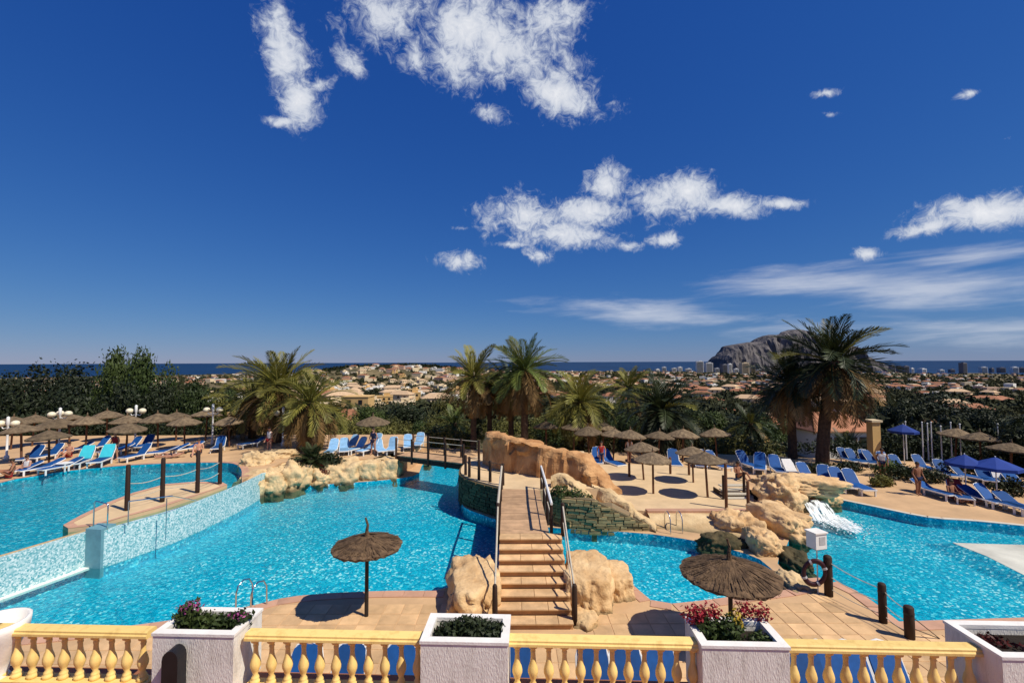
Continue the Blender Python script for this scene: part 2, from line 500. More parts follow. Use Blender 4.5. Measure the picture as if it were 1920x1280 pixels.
# ------------------------------------------------------------------ mesh building
class MB:
    def __init__(s):
        s.v, s.f, s.m, s.cur = [], [], [], 0

    def add(s, vs, fs):
        k = len(s.v)
        s.v.extend([tuple(p) for p in vs])
        for f in fs:
            s.f.append(tuple(i + k for i in f))
            s.m.append(s.cur)
        return s

    def box(s, c, size, rz=0.0, top=1.0):
        hx, hy, hz = size[0] / 2, size[1] / 2, size[2] / 2
        ca, sa = math.cos(rz), math.sin(rz)
        vs = []
        for z, k in ((-hz, 1.0), (hz, top)):
            for x, y in ((-hx, -hy), (hx, -hy), (hx, hy), (-hx, hy)):
                x *= k
                y *= k
                vs.append((c[0] + x * ca - y * sa, c[1] + x * sa + y * ca, c[2] + z))
        return s.add(vs, [(3, 2, 1, 0), (4, 5, 6, 7), (0, 1, 5, 4), (1, 2, 6, 5), (2, 3, 7, 6), (3, 0, 4, 7)])

    def cyl(s, p, q, r0, r1=None, n=8, cap=True):
        r1 = r0 if r1 is None else r1
        p, q = Vector(p), Vector(q)
        d = (q - p).normalized()
        a = d.orthogonal().normalized()
        b = d.cross(a)
        vs = []
        for o, r in ((p, r0), (q, r1)):
            for i in range(n):
                t = 2 * math.pi * i / n
                vs.append(o + (a * math.cos(t) + b * math.sin(t)) * r)
        fs = [(i, (i + 1) % n, n + (i + 1) % n, n + i) for i in range(n)]
        if cap:
            fs += [tuple(range(n - 1, -1, -1)), tuple(range(n, 2 * n))]
        return s.add(vs, fs)

    def tube(s, pts, r, n=6):
        pts = [Vector(p) for p in pts]
        rs = r if isinstance(r, (list, tuple)) else [r] * len(pts)
        vs, prev = [], None
        for i, p in enumerate(pts):
            d = (pts[min(i + 1, len(pts) - 1)] - pts[max(i - 1, 0)]).normalized()
            a = d.orthogonal().normalized() if prev is None else (prev - d * prev.dot(d)).normalized()
            prev = a
            b = d.cross(a)
            for k in range(n):
                t = 2 * math.pi * k / n
                vs.append(p + (a * math.cos(t) + b * math.sin(t)) * rs[i])
        fs = []
        for i in range(len(pts) - 1):
            for k in range(n):
                fs.append((i * n + k, i * n + (k + 1) % n, (i + 1) * n + (k + 1) % n, (i + 1) * n + k))
        fs += [tuple(range(n - 1, -1, -1)), tuple(range((len(pts) - 1) * n, len(pts) * n))]
        return s.add(vs, fs)

    def lathe(s, prof, n=16, c=(0, 0, 0)):
        vs = []
        for r, z in prof:
            for i in range(n):
                t = 2 * math.pi * i / n
                vs.append((c[0] + r * math.cos(t), c[1] + r * math.sin(t), c[2] + z))
        fs = []
        for j in range(len(prof) - 1):
            for i in range(n):
                fs.append((j * n + i, j * n + (i + 1) % n, (j + 1) * n + (i + 1) % n, (j + 1) * n + i))
        fs += [tuple(range(n - 1, -1, -1)), tuple(range((len(prof) - 1) * n, len(prof) * n))]
        return s.add(vs, fs)

    def prism(s, poly, z0, z1, bottom=False):
        """outline (x, y) or (x, y, ztop) raised from z0 to z1"""
        n = len(poly)
        top = [(p[0], p[1], p[2] if len(p) > 2 else z1) for p in poly]
        bot = [(p[0], p[1], z0) for p in poly]
        tri = tessellate_polygon([[Vector((p[0], p[1], 0)) for p in poly]])
        area = sum(poly[i][0] * poly[(i + 1) % n][1] - poly[(i + 1) % n][0] * poly[i][1] for i in range(n))
        fs = []
        for t in tri:
            a, b, c = (poly[i] for i in t)
            up = (b[0] - a[0]) * (c[1] - a[1]) - (b[1] - a[1]) * (c[0] - a[0]) > 0
            fs.append(tuple(t) if up else tuple(reversed(t)))
            if bottom:
                fs.append(tuple(i + n for i in (reversed(t) if up else t)))
        for i in range(n):
            j = (i + 1) % n
            fs.append((i + n, j + n, j, i) if area > 0 else (j + n, i + n, i, j))
        return s.add(top + bot, fs)

    def mesh(s, name, mats, smooth=False):
        me = bpy.data.meshes.new(name)
        me.from_pydata(s.v, [], s.f)
        for m in (mats if isinstance(mats, (list, tuple)) else [mats]):
            me.materials.append(MAT[m])
        if any(s.m):
            me.polygons.foreach_set('material_index', s.m)
        if smooth:
            me.polygons.foreach_set('use_smooth', [True] * len(s.f))
        me.update()
        return me

    def obj(s, name, mats, parent=None, smooth=False, loc=None, rot=None):
        return put(name, s.mesh(name, mats, smooth), parent, loc, rot)


def put(name, me, parent=None, loc=None, rot=None, scale=None):
    o = bpy.data.objects.new(name, me)
    COL.objects.link(o)
    if parent is not None:
        o.parent = parent
    if loc is not None:
        o.location = loc
    if rot is not None:
        o.rotation_euler = rot if isinstance(rot, (tuple, list)) else (0, 0, rot)
    if scale is not None:
        o.scale = scale if isinstance(scale, (tuple, list)) else (scale,) * 3
    return o


def tag(o, label=None, cat=None, group=None, kind=None):
    for k, v in (('label', label), ('category', cat), ('group', group), ('kind', kind)):
        if v:
            o[k] = v
    return o


def thing(name, label, cat, loc=(0, 0, 0), rz=0.0, group=None):
    o = put(name, None, None, loc, rz)
    o.empty_display_size = 0.2
    return tag(o, label, cat, group)


def copy_tree(o, parent=None, loc=None, rz=None, scale=None, label=None, group=None):
    c = o.copy()
    COL.objects.link(c)
    if parent is not None:
        c.parent = parent
    if loc is not None:
        c.location = loc
    if rz is not None:
        c.rotation_euler = (0, 0, rz)
    if scale is not None:
        c.scale = scale if isinstance(scale, (tuple, list)) else (scale,) * 3
    if label:
        c['label'] = label
    if group:
        c['group'] = group
    for ch in KIDS.get(o.name, []) or list(o.children):
        copy_tree(ch, c)
    return c


KIDS = {}


def inside(p, poly):
    x, y, r = p[0], p[1], False
    n = len(poly)
    for i in range(n):
        x1, y1, x2, y2 = poly[i][0], poly[i][1], poly[i - 1][0], poly[i - 1][1]
        if (y1 > y) != (y2 > y) and x < (x2 - x1) * (y - y1) / (y2 - y1) + x1:
            r = not r
    return r


def sheet(name, outer, holes, z, mat, skirt=None):
    """flat sheet with holes (constrained triangulation)"""
    pts, edges = [], []
    for lp in [outer] + holes:
        k = len(pts)
        pts += [Vector((p[0], p[1])) for p in lp]
        edges += [(k + i, k + (i + 1) % len(lp)) for i in range(len(lp))]
    V, E, F, *_ = delaunay_2d_cdt(pts, edges, [], 0, 1e-6)
    b = MB()
    fs = []
    for f in F:
        c = sum((V[i] for i in f), Vector((0, 0))) / len(f)
        if inside(c, outer) and not any(inside(c, h) for h in holes):
            fs.append(tuple(f))
    b.add([(v.x, v.y, z) for v in V], fs)
    if skirt is not None:
        n = len(outer)
        b.add([(p[0], p[1], z) for p in outer] + [(p[0], p[1], skirt) for p in outer], [(i + n, (i + 1) % n + n, (i + 1) % n, i) for i in range(n)])
    return b.obj(name, mat)


def smooth_line(pts, n=4, closed=False):
    """Catmull-Rom through the points"""
    pts = [Vector(p) for p in pts]
    out = []
    m = len(pts)
    for i in range(m if closed else m - 1):
        p0 = pts[(i - 1) % m] if closed or i > 0 else pts[0]
        p1, p2 = pts[i], pts[(i + 1) % m]
        p3 = pts[(i + 2) % m] if closed or i + 2 < m else pts[-1]
        for k in range(n):
            t = k / n
            out.append(0.5 * ((2 * p1) + (p2 - p0) * t + (2 * p0 - 5 * p1 + 4 * p2 - p3) * t * t + (3 * p1 - p0 - 3 * p2 + p3) * t ** 3))
    if not closed:
        out.append(pts[-1])
    return out


def px_line(pp, z=0.0, n=3):
    return [(p.x, p.y) for p in smooth_line([P(a, b, z) for a, b in pp], n)]


# ------------------------------------------------------------------ levels
Z_WATER, Z_UP, Z_UPWATER, Z_PLAT, Z_TERR, Z_TOP = -0.14, 1.10, 1.02, 1.36, 0.30, 2.70
SEA = -83.0

# ------------------------------------------------------------------ terrain, sea, far rock
PROF = [(0, -2.6), (44, -2.6), (60, -4.0), (90, -6.5), (150, -11), (300, -19), (600, -31), (1200, -47), (2200, -62), (3200, -72), (4000, -79), (4500, -86), (5600, -95)]
PR = np.array(PROF)
HILLS = [(-330, 1150, 300, 240, 40), (-60, 1500, 300, 260, 22), (-900, 1500, 320, 300, 14), (650, 1700, 500, 300, 9), (-560, 800, 160, 160, 7)]


def ground(x, y):
    r = np.hypot(x, y)
    z = np.interp(r, PR[:, 0], PR[:, 1])
    for hx, hy, sx, sy, h in HILLS:
        z = z + h * np.exp(-((x - hx) / sx) ** 2 - ((y - hy) / sy) ** 2)
    k = np.clip((r - 60) / 300, 0, 1)
    z = z + k * (2.2 * np.sin(x * 0.011 + 1) * np.cos(y * 0.009) + 1.2 * np.sin(x * 0.031 + y * 0.023))
    return z


def build_far():
    na, nr = 150, 110
    az = np.linspace(R(-82), R(82), na)
    rr = np.concatenate([[2, 20, 44], np.geomspace(50, 5600, nr - 3)])
    A, RR = np.meshgrid(az, rr)
    X, Y = RR * np.sin(A), RR * np.cos(A)
    Z = ground(X, Y)
    v = np.stack([X, Y, Z], -1).reshape(-1, 3)
    f = []
    for j in range(nr - 1):
        for i in range(na - 1):
            a = j * na + i
            f.append((a, a + 1, a + na + 1, a + na))
    b = MB()
    b.v = [tuple(p) for p in v]
    b.f = f
    b.m = [0] * len(f)
    tag(b.obj('terrain', 'terrain', smooth=True), kind='structure')
    b = MB()
    b.add([(-70000, 300, SEA), (70000, 300, SEA), (70000, 78000, SEA), (-70000, 78000, SEA)], [(0, 1, 2, 3)])
    tag(b.obj('sea', 'sea'), kind='structure')
    # the great limestone rock on the coast, about four kilometres off
    d0 = 4100.0
    prof = [(1338, 690), (1343, 672), (1349, 664), (1356, 658), (1363, 648), (1380, 644), (1400, 641), (1418, 640), (1424, 634), (1432, 628), (1444, 626),
            (1460, 627), (1470, 621), (1484, 617), (1496, 616), (1510, 622), (1530, 628), (1552, 634), (1575, 645), (1600, 660), (1622, 676), (1640, 690)]
    b = MB()
    px = np.linspace(1338, 1640, 110)
    top = np.interp(px, [p[0] for p in prof], [p[1] for p in prof])
    rows = 26
    vs = []
    for j in range(rows):
        t = j / (rows - 1)
        for i, x in enumerate(px):
            p = PD(x, top[i], d0)
            hgt = max(p.z - SEA, 2)
            e = abs(2 * t - 1)
            prof_h = 1 - e ** 2.6
            y = d0 + (t - 0.5) * 620
            zz = SEA - 6 + hgt * prof_h
            nz = noise.fractal(Vector((p.x * .006, y * .006, t * 3)), 1.0, 2.0, 5)
            nx = noise.fractal(Vector((p.x * .012, zz * .004, 7 + t * 2)), 1.0, 2.0, 5)
            vs.append((p.x, y + nx * 85, zz + nz * 16 * min(1, hgt / 120) * (0.5 if e < .2 else 1)))
    n = len(px)
    b.add(vs, [(j * n + i, j * n + i + 1, (j + 1) * n + i + 1, (j + 1) * n + i) for j in range(rows - 1) for i in range(n - 1)])
    tag(b.obj('headland', 'cliff'), kind='structure')


build_far()

# ------------------------------------------------------------------ pools and decks
weir_bottom = [P(*q, Z_WATER) for q in [(-240, 1205), (0, 1121), (163, 1062)]]
weir_bottom2 = smooth_line([P(*q, Z_WATER) for q in [(192, 1063), (270, 1036), (350, 1006), (450, 957), (500, 927), (526, 914)]], 3)
main_px_near = [(-240, 1215), (100, 1190), (300, 1166), (430, 1146), (490, 1131), (540, 1120), (620, 1112), (740, 1108), (835, 1108)]
main_px_mid = [(848, 1098), (880, 1080), (935, 1070), (1062, 1066), (1120, 1066), (1160, 1073), (1176, 1088)]
main_px_right = [(1176, 1088), (1200, 1108), (1234, 1131), (1300, 1128), (1400, 1115), (1480, 1105), (1502, 1100)]
main_px_far = [(1502, 1100), (1462, 1080), (1425, 1048), (1380, 1032), (1330, 1018), (1225, 1001), (1130, 994), (1058, 990), (1000, 985), (940, 976), (898, 962), (870, 950),
               (862, 930), (864, 905), (868, 880), (866, 864), (800, 862), (786, 886), (757, 895), (690, 902), (600, 908), (526, 914)]
near_line = px_line(main_px_near, 0, 3)
mid_line = px_line(main_px_mid, 0, 3)
right_line = px_line(main_px_right, 0, 3)
far_line = px_line(main_px_far, 0, 2)
pool_main = near_line[:-1] + mid_line[:-1] + right_line[:-1] + far_line[:-1] + [(p.x, p.y) for p in reversed(weir_bottom2)] + [(p.x, p.y) for p in reversed(weir_bottom[1:])]
rp_far = [(1562, 934), (1640, 950), (1740, 970), (1830, 977), (1960, 990), (2250, 1020)]
rp_near = [(2250, 1166), (1920, 1158), (1760, 1163), (1661, 1166)]
rp_left = [(1661, 1166), (1605, 1122), (1560, 1094), (1512, 1096), (1500, 1082), (1458, 1056), (1476, 1020), (1490, 990), (1530, 955), (1562, 934)]
pool_right = px_line(rp_far, 0, 3)[:-1] + px_line(rp_near, 0, 1) + px_line(rp_left, 0, 3)[1:-1]


def clean(poly):
    out = []
    for p in poly:
        if not out or math.hypot(p[0] - out[-1][0], p[1] - out[-1][1]) > 0.02:
            out.append(p)
    if math.hypot(out[0][0] - out[-1][0], out[0][1] - out[-1][1]) < 0.02:
        out.pop()
    return out


pool_main, pool_right = clean(pool_main), clean(pool_right)
up_px = [(-260, 985), (0, 905), (60, 893), (130, 882), (240, 872), (330, 868), (400, 867), (438, 869), (452, 879), (453, 894)]
up_line = px_line(up_px, Z_UP, 3)
# front of the raised pool: just behind the weir wall
wf = [Vector((p.x, p.y, 0)) for p in weir_bottom] + [Vector((p.x, p.y, 0)) for p in weir_bottom2[:10]]
pool_up = clean(up_line + [(p.x - .12, p.y + .32) for p in reversed(wf)])

outer = [(-62, 3), (48, 3), (48, 27), (36, 29.5), (30, 31.5), (22, 33), (14, 35), (0, 36), (-8, 38), (-62, 38)]
tag(sheet('pool_deck', outer, [pool_main, pool_right], 0.0, 'paving_base', skirt=-3.2), kind='structure')


def basin(name, poly, ztop, zbot, wallmat, floormat):
    b = MB()
    n = len(poly)
    b.add([(p[0], p[1], ztop) for p in poly] + [(p[0], p[1], zbot) for p in poly], [(i, (i + 1) % n, n + (i + 1) % n, n + i) for i in range(n)])
    fl = sheet(name, poly, [], zbot, floormat)
    tag(fl, kind='structure')
    w = b.obj('pool_wall', wallmat, fl)
    return fl


basin('pool_floor', pool_main, -0.004, -0.48, 'pool_sparkle_mosaic', 'pool_sparkle_mosaic')
basin('pool_floor', pool_right, -0.004, -0.42, 'pool_sparkle_mosaic', 'pool_sparkle_mosaic')
basin('pool_floor', pool_up, Z_UP - 0.004, 0.55, 'pool_sparkle_mosaic_left', 'pool_sparkle_mosaic_left')
for poly, z in ((pool_main, Z_WATER), (pool_right, Z_WATER + .001), (pool_up, Z_UPWATER)):
    tag(sheet('pool_water', poly, [], z, 'water'), kind='structure')

# raised deck behind the left pool
front_edge = [(p.x - .1, p.y + .3) for p in wf]
tail = [(-13.62, 23.3), (-13.72, 24.8), (-13.62, 26.2)] + [(p.x, p.y) for p in [P(530, 866, Z_UP), P(560, 864, Z_UP), P(640, 861, Z_UP), P(700, 859, Z_UP), P(752, 855, Z_UP), P(772, 846, Z_UP), P(800, 830, Z_UP)]]
up_deck = clean(front_edge + tail + [(-7.0, 37.5), (-61, 37.5), (-61, 14)])
tag(sheet('raised_deck', up_deck, [pool_up], Z_UP, 'paving_base', skirt=-0.3), kind='structure')
b = MB()
for k in range(len(up_line) - 1):
    p, q = Vector(up_line[k]), Vector(up_line[k + 1])
    nrm = Vector((-(q - p).y, (q - p).x)).normalized() * 0.35
    b.add([(p.x, p.y, Z_UP + .012), (q.x, q.y, Z_UP + .012), (q.x + nrm.x, q.y + nrm.y, Z_UP + .012), (p.x + nrm.x, p.y + nrm.y, Z_UP + .012)], [(0, 1, 2, 3)])
tag(b.obj('coping_strip', 'coping'), kind='structure')


def coping_strip(line, z, w, mat, side=1, h=0.03):
    b = MB()
    for k in range(len(line) - 1):
        p, q = Vector(line[k][:2]), Vector(line[k + 1][:2])
        nrm = Vector((-(q - p).y, (q - p).x)).normalized() * w * side
        c = [(p.x, p.y), (q.x, q.y), (q.x + nrm.x, q.y + nrm.y), (p.x + nrm.x, p.y + nrm.y)]
        b.prism(c, z, z + h)
    return tag(b.obj('coping_strip', mat), kind='structure')


coping_strip(px_line(rp_far, 0, 3), 0.0, 0.22, 'coping_pale', 1, 0.02)
coping_strip(px_line([(2250, 1166), (1920, 1158), (1760, 1163), (1670, 1166)], 0, 1), 0.0, 0.4, 'coping', 1, 0.02)

# paving slabs of the near deck, one by one
deck = bpy.data.objects['pool_deck']
S = 0.52
slab = MB().box((0, 0, 0.006), (S - 0.022, S - 0.022, 0.012), top=0.985).mesh('paving_slab', 'paving')
gap = 0.34


def far_from(p, polys, dist):
    for poly in polys:
        n = len(poly)
        for i in range(n):
            a, c = Vector(poly[i]), Vector(poly[(i + 1) % n])
            ab = c - a
            t = max(0, min(1, (p - a).dot(ab) / max(ab.length_squared, 1e-9)))
            if (a + ab * t - p).length < dist:
                return False
    return True


slabs = []
for i in range(-26, 24):
    for j in range(0, 14):
        p = Vector((i * S + 0.26, 9.6 + j * S))
        if inside(p, pool_main) or inside(p, pool_right):
            continue
        if -1.75 < p.x < 3.6 and p.y > 12.9 or (-0.8 < p.x < 1.9 and p.y > 11.9):
            continue
        if p.y > 13.4 and p.x < 8:
            continue
        if not far_from(p, [pool_main, pool_right], 0.62):
            continue
        q = p - Vector((0, 0))
        slabs.append((q.y, q))
slabs.sort(key=lambda t: -t[0])
for _, q in slabs[:296]:
    put('paving_slab', slab, deck, (q.x, q.y, 0.0), R(random.choice((0, 90, 180, 270))))


# coping stones along the near pool edges
def coping_stones(line, step, side, w=0.36):
    pts = [Vector(p) for p in line]
    acc = [0]
    for a, c in zip(pts, pts[1:]):
        acc.append(acc[-1] + (c - a).length)
    n = max(1, int(acc[-1] / step))

    def at(s):
        for k in range(len(pts) - 1):
            if s <= acc[k + 1] + 1e-6:
                return pts[k].lerp(pts[k + 1], (s - acc[k]) / max(1e-6, acc[k + 1] - acc[k]))
        return pts[-1]
    for k in range(n):
        p, q = at(acc[-1] * k / n), at(acc[-1] * (k + 1) / n)
        d = (q - p).normalized()
        nr = Vector((-d.y, d.x)) * side
        m = (p + q) / 2
        L = (q - p).length - 0.015
        c = [Vector((x, y)) for x, y in ((-L / 2, 0), (L / 2, 0), (L / 2, w), (-L / 2, w))]
        cs = [(d * a.x + nr * a.y) for a in c]
        bb = MB()
        poly = [(v.x, v.y) for v in cs]
        bb.prism(poly, -0.05, 0.022 + random.uniform(-.004, .004), bottom=True)
        bb.obj('coping_stone', 'coping', deck, loc=(m.x, m.y, 0))


coping_stones(near_line, 0.6, -1)
coping_stones(right_line, 0.6, -1)
coping_stones(px_line([(1661, 1166), (1605, 1122), (1560, 1094), (1512, 1096)], 0, 3), 0.6, -1)

# beach of the right pool
beach = [P(*q, Z_WATER) for q in [(1786, 1017), (1850, 1019), (1925, 1021), (2100, 1030), (2100, 1130), (1925, 1080), (1850, 1042)]]
n = len(beach)
mid_ = sum(beach, Vector()) / n
b = MB()
b.add([(p.x, p.y, -.43) for p in beach] + [(p.x, p.y, Z_WATER + .004) for p in beach] + [((p.x + mid_.x) / 2, (p.y + mid_.y) / 2, Z_WATER + .012) for p in beach] + [(mid_.x, mid_.y, Z_WATER + .02)],
      [(k * n + i, k * n + (i + 1) % n, (k + 1) * n + (i + 1) % n, (k + 1) * n + i) for k in range(2) for i in range(n)] + [(2 * n + i, 2 * n + (i + 1) % n, 3 * n) for i in range(n)])
tag(b.obj('beach_shelf', 'beach'), kind='structure')
b = MB()
b.add([(p.x, p.y, Z_WATER - .004) for p in beach] + [tuple(p + (p - mid_).normalized() * .9 + Vector((0, 0, -.29))) for p in beach], [(i, (i + 1) % n, n + (i + 1) % n, n + i) for i in range(n)])
tag(b.obj('beach_slope', 'pool_sparkle_mosaic'), kind='structure')

# ------------------------------------------------------------------ weir wall and walkway of the left pool
w = thing('weir_wall', 'pale mosaic weir wall with water film between the left pool and the main pool', 'weir', P(192, 1063, Z_WATER))
base = w.location.copy()


def wall_strip(bot, tops, th, mat, name, parent):
    b = MB()
    n = len(bot)
    off = Vector((-.1, .3, 0))
    fw = Vector((.006, -.018, 0))
    v = [Vector((p.x, p.y, Z_WATER - .03)) + fw - base for p in bot] + [Vector((p.x, p.y, t)) + fw - base for p, t in zip(bot, tops)] + \
        [Vector((p.x, p.y, t)) + off - base for p, t in zip(bot, tops)] + [Vector((p.x, p.y, -1.3)) + off - base for p in bot]
    fs = []
    for r_ in range(3):
        fs += [(r_ * n + i, r_ * n + i + 1, (r_ + 1) * n + i + 1, (r_ + 1) * n + i) for i in range(n - 1)]
    fs += [(0, n, 2 * n, 3 * n), (n - 1, 4 * n - 1, 3 * n - 1, 2 * n - 1)]
    b.add(v, fs)
    return b.obj(name, mat, parent)


wall_strip(weir_bottom, [1.06, 1.06, 1.06], .3, 'weir_mosaic', 'spillway', w)
n2 = len(weir_bottom2)
tops = [1.12 if i < n2 * .7 else 1.12 - (i - n2 * .7) / (n2 * .3) * 0.62 for i in range(n2)]
wall_strip(weir_bottom2, tops, .3, 'weir_mosaic', 'spillway', w)
pa, pb = P(163, 1062, Z_WATER), P(192, 1063, Z_WATER)
b = MB()
poly = [(pa.x - .02, pa.y - .08), (pb.x + .02, pb.y - .12), (pb.x + .0, pb.y + .5), (pa.x - .1, pa.y + .5)]
b.prism([(x - base.x, y - base.y) for x, y in poly], -1.3 - base.z, 1.2 - base.z)
b.obj('pillar', 'weir_plain', w)
sill = MB()
for q0, q1 in ((weir_bottom[0], weir_bottom[1]), (weir_bottom[1], weir_bottom[2])):
    d = (q1 - q0)
    nr = Vector((d.y, -d.x, 0)).normalized() * 0.2
    c = [q0, q1, q1 + nr, q0 + nr]
    sill.prism([(p.x - base.x, p.y - base.y) for p in c][::-1], Z_WATER - .06 - base.z, Z_WATER + .02 - base.z)
sill.obj('sill', 'white_rim', w)

walk_px = [(118, 984), (150, 966), (200, 942), (250, 923), (310, 907), (370, 902), (418, 904), (426, 908), (408, 915), (360, 931), (300, 951), (230, 969), (196, 979), (165, 986), (128, 990)]
walk = [P(a, c_, 1.16) for a, c_ in walk_px]
wk = tag(MB().prism([(p.x, p.y) for p in walk], 0.6, 1.15).obj('walkway', 'sand_deck'), kind='structure')
b = MB()
c0 = sum(walk, Vector()) / len(walk)
n = len(walk)
ins = [p + (c0 - p).normalized() * 0.3 for p in walk]
b.add([(p.x, p.y, 1.164) for p in walk] + [(p.x, p.y, 1.164) for p in ins], [(i, (i + 1) % n, n + (i + 1) % n, n + i) for i in range(n)])
b.obj('coping', 'coping', wk)

# posts with rope along the walkway
post_px = [(238, 956), (304, 940), (370, 923), (412, 907)]
post_mesh = MB()
post_mesh.lathe([(.085, 0), (.09, .05), (.085, .6), (.08, 1.16), (.06, 1.2)], 10)
post_me = post_mesh.mesh('post', 'dark_wood', True)
pp = [P(a, c_, 1.16) for a, c_ in post_px]
order = ['at the foot of the pool steps', 'second from the pool steps', 'third from the pool steps', 'at the far end of the walkway']
for p, t in zip(pp, order):
    o = thing('walkway_post', 'dark wooden post on the left pool walkway, ' + t, 'post', p, 0, 'posts on the left pool walkway')
    h = (p - CAM).length / FPX * 62
    put('shaft', post_me, o, (0, 0, 0), None, (1, 1, h / 1.2 / 1.0))
b = MB()
for zz in (1.05, .55):
    for p, q in zip(pp, pp[1:]):
        b.tube([p.lerp(q, t / 8) + Vector((0, 0, zz - .10 * math.sin(math.pi * t / 8))) - pp[0] for t in range(9)], .016, 5)
o = b.obj('rope_rail', 'rope_pale', None, loc=pp[0])
tag(o, 'pale rope strung between the dark posts of the left pool walkway', 'rope')

# steel handrails on the weir
def rail_obj(name, label, cat, pts, r, mat='chrome', group=None):
    pts = [Vector(p) for p in pts]
    b = MB()
    b.tube([p - pts[0] for p in pts], r, 8)
    return tag(b.obj(name, mat, smooth=True, loc=pts[0]), label, cat, group)


a0, a1 = P(175, 990, 1.12), P(201, 992, 1.12)
rail_obj('handrail', 'bent chrome grab rail standing on the weir pillar', 'handrail',
         [a0, a0 + Vector((0, 0, .9)), a0 + Vector((.05, 0, .96)), a1 + Vector((-.05, 0, .9)), a1 + Vector((0, 0, .84)), a1], .022)
q0, q1, q2 = P(240, 984, 1.15), P(322, 966, 1.12), P(395, 975, Z_WATER)
hr = thing('weir_handrail', 'thin steel handrail stepping down the weir into the main pool', 'handrail', q0)
b = MB()
zt = Vector((0, 0, .85))
b.tube([q0 + zt - q0, q1 + Vector((0, 0, .75)) - q0, q2 + Vector((0, 0, .75)) - q0], .02, 6)
b.obj('top_rail', 'chrome', hr)
for q, h in ((q0, .85), (q1 + Vector((0.05, -.35, -.8)), 1.55), (q2 + Vector((0, 0, -.9)), 1.65)):
    MB().cyl(q - q0, q + Vector((0, 0, h)) - q0, .018, n=6).obj('upright', 'chrome', hr)


def ladder(loc, rz, label, zoff=0.0):
    t = thing('pool_ladder', label, 'pool ladder', loc, rz)
    for s in (-.25, .25):
        MB().tube([(s, -.45, 0), (s, -.45, .55), (s, -.38, .72), (s, -.2, .8), (s, 0, .74), (s, .12, .55), (s, .14, 0), (s, .16, -1.0)], .022, 7).obj('handrail', 'chrome', t, True)
    for k in range(3):
        MB().box((0, .16, -.3 - .28 * k), (.46, .1, .03)).obj('rung', 'chrome', t)
    return t


pl = (P(462, 1140, 0) + P(497, 1131, 0)) / 2
ladder(pl, R(-14), 'chrome pool ladder at the main pool edge by the planter with pink flowers')

# ------------------------------------------------------------------ rocks
def rock(name, label, loc, dim, seed, mat='rock', rz=0.0, rough=0.22, flat=0.0, sub=5, parent=None, group=None):
    bm = bmesh.new()
    bmesh.ops.create_icosphere(bm, subdivisions=sub, radius=1.0)
    for v in bm.verts:
        d = v.co.normalized()
        p = d * 1.4 + Vector((seed * 3.1, seed * 1.7, seed * 5.3))
        n1 = noise.fractal(p, 0.9, 2.0, 4)
        n2 = noise.cell(d * 1.9 + Vector((seed, seed * 2, seed * .5)))
        n3 = noise.fractal(p * 4.5, 0.8, 2.0, 3)
        vd = noise.voronoi(d * 1.5 + Vector((seed * 1.3, seed * .7, seed * 2.1)))[0]
        crack = max(0.0, 1 - (vd[1] - vd[0]) / .13)
        r_ = 1 + n1 * rough * 1.5 + (n2 - .5) * rough * 0.3 + n3 * rough * .34 - crack * .05
        co = d * r_
        sq = max(abs(d.x), abs(d.y), abs(d.z))
        co *= 1 + (1 / sq - 1) * 0.35
        if flat and co.z > flat:
            co.z = flat + (co.z - flat) * 0.25
        v.co = Vector((co.x * dim[0], co.y * dim[1], co.z * dim[2]))
    me = bpy.data.meshes.new(name)
    bm.to_mesh(me)
    bm.free()
    me.materials.append(MAT[mat])
    me.polygons.foreach_set('use_smooth', [True] * len(me.polygons))
    o = put(name, me, parent, loc, rz)
    if not parent:
        tag(o, label, 'rock', group)
    return o


rock('boulder', 'big rounded sandstone boulder against the left side of the stone stairs', (-1.12, 13.8, .02), (.80, 1.5, 1.12), 1, rz=R(10), rough=.13, flat=.72)
rock('boulder', 'low brown boulder at the pool edge left of the stairs foot', (-1.42, 12.95, -.1), (.42, .6, .75), 2, 'rock', rough=.22)
rock('boulder', 'flat-topped sandstone boulder against the right side of the stairs', (2.22, 14.1, .05), (.78, 1.3, 1.12), 3, rz=R(-5), rough=.11, flat=.72)
rock('boulder', 'square sandstone boulder at the channel corner right of the stairs', (3.12, 14.35, -.1), (.55, .85, .95), 4, rough=.11, flat=.7)
rock('boulder', 'low sandstone ledge beside the lower steps on the right', (1.95, 12.9, -.25), (.42, .75, .62), 5, rough=.16, flat=.6)


def rock_px(label, px, pybase, wpx, hpx, seed, z0, mat='rock', depth=.8, **k):
    p = P(px, pybase, z0)
    s = p.y / FPX
    wd, ht = wpx * s, hpx * s
    return rock('boulder', label, (p.x, p.y + wd * .12 * depth, z0 + ht * .15), (wd * .46, wd * .5 * depth, ht * .80), seed, mat, **k)


rock_px('pale sandstone boulder where the weir meets the left pool', 497, 908, 84, 46, 11, Z_WATER, 'rock_pale', flat=.8)
rock_px('rounded pale boulder overhanging the main pool below the palms', 545, 916, 74, 48, 12, Z_WATER, 'rock_pale')
rock_px('small pale boulder below the red-leaved bed', 600, 908, 66, 30, 13, Z_WATER, 'rock_pale')
rock_px('domed pale boulder between the red-leaved bed and the wooden bridge', 642, 904, 78, 42, 14, Z_WATER, 'rock_pale', rough=.15)
rock_px('flat-topped pale boulder in the middle of the bank boulders', 685, 901, 62, 44, 31, Z_WATER, 'rock_pale', rough=.14, flat=.8)
rock_px('rounded pale boulder next to the wooden bridge', 724, 898, 62, 46, 15, Z_WATER, 'rock_pale', rough=.14, flat=.8)
rock_px('low pale boulder on the left pool bank behind the weir', 478, 880, 56, 30, 16, Z_UP - .3, 'rock_pale')
rock_px('low pale rock on the bank behind the standing person', 520, 862, 60, 24, 17, Z_UP - .2, 'rock_pale', flat=.6)
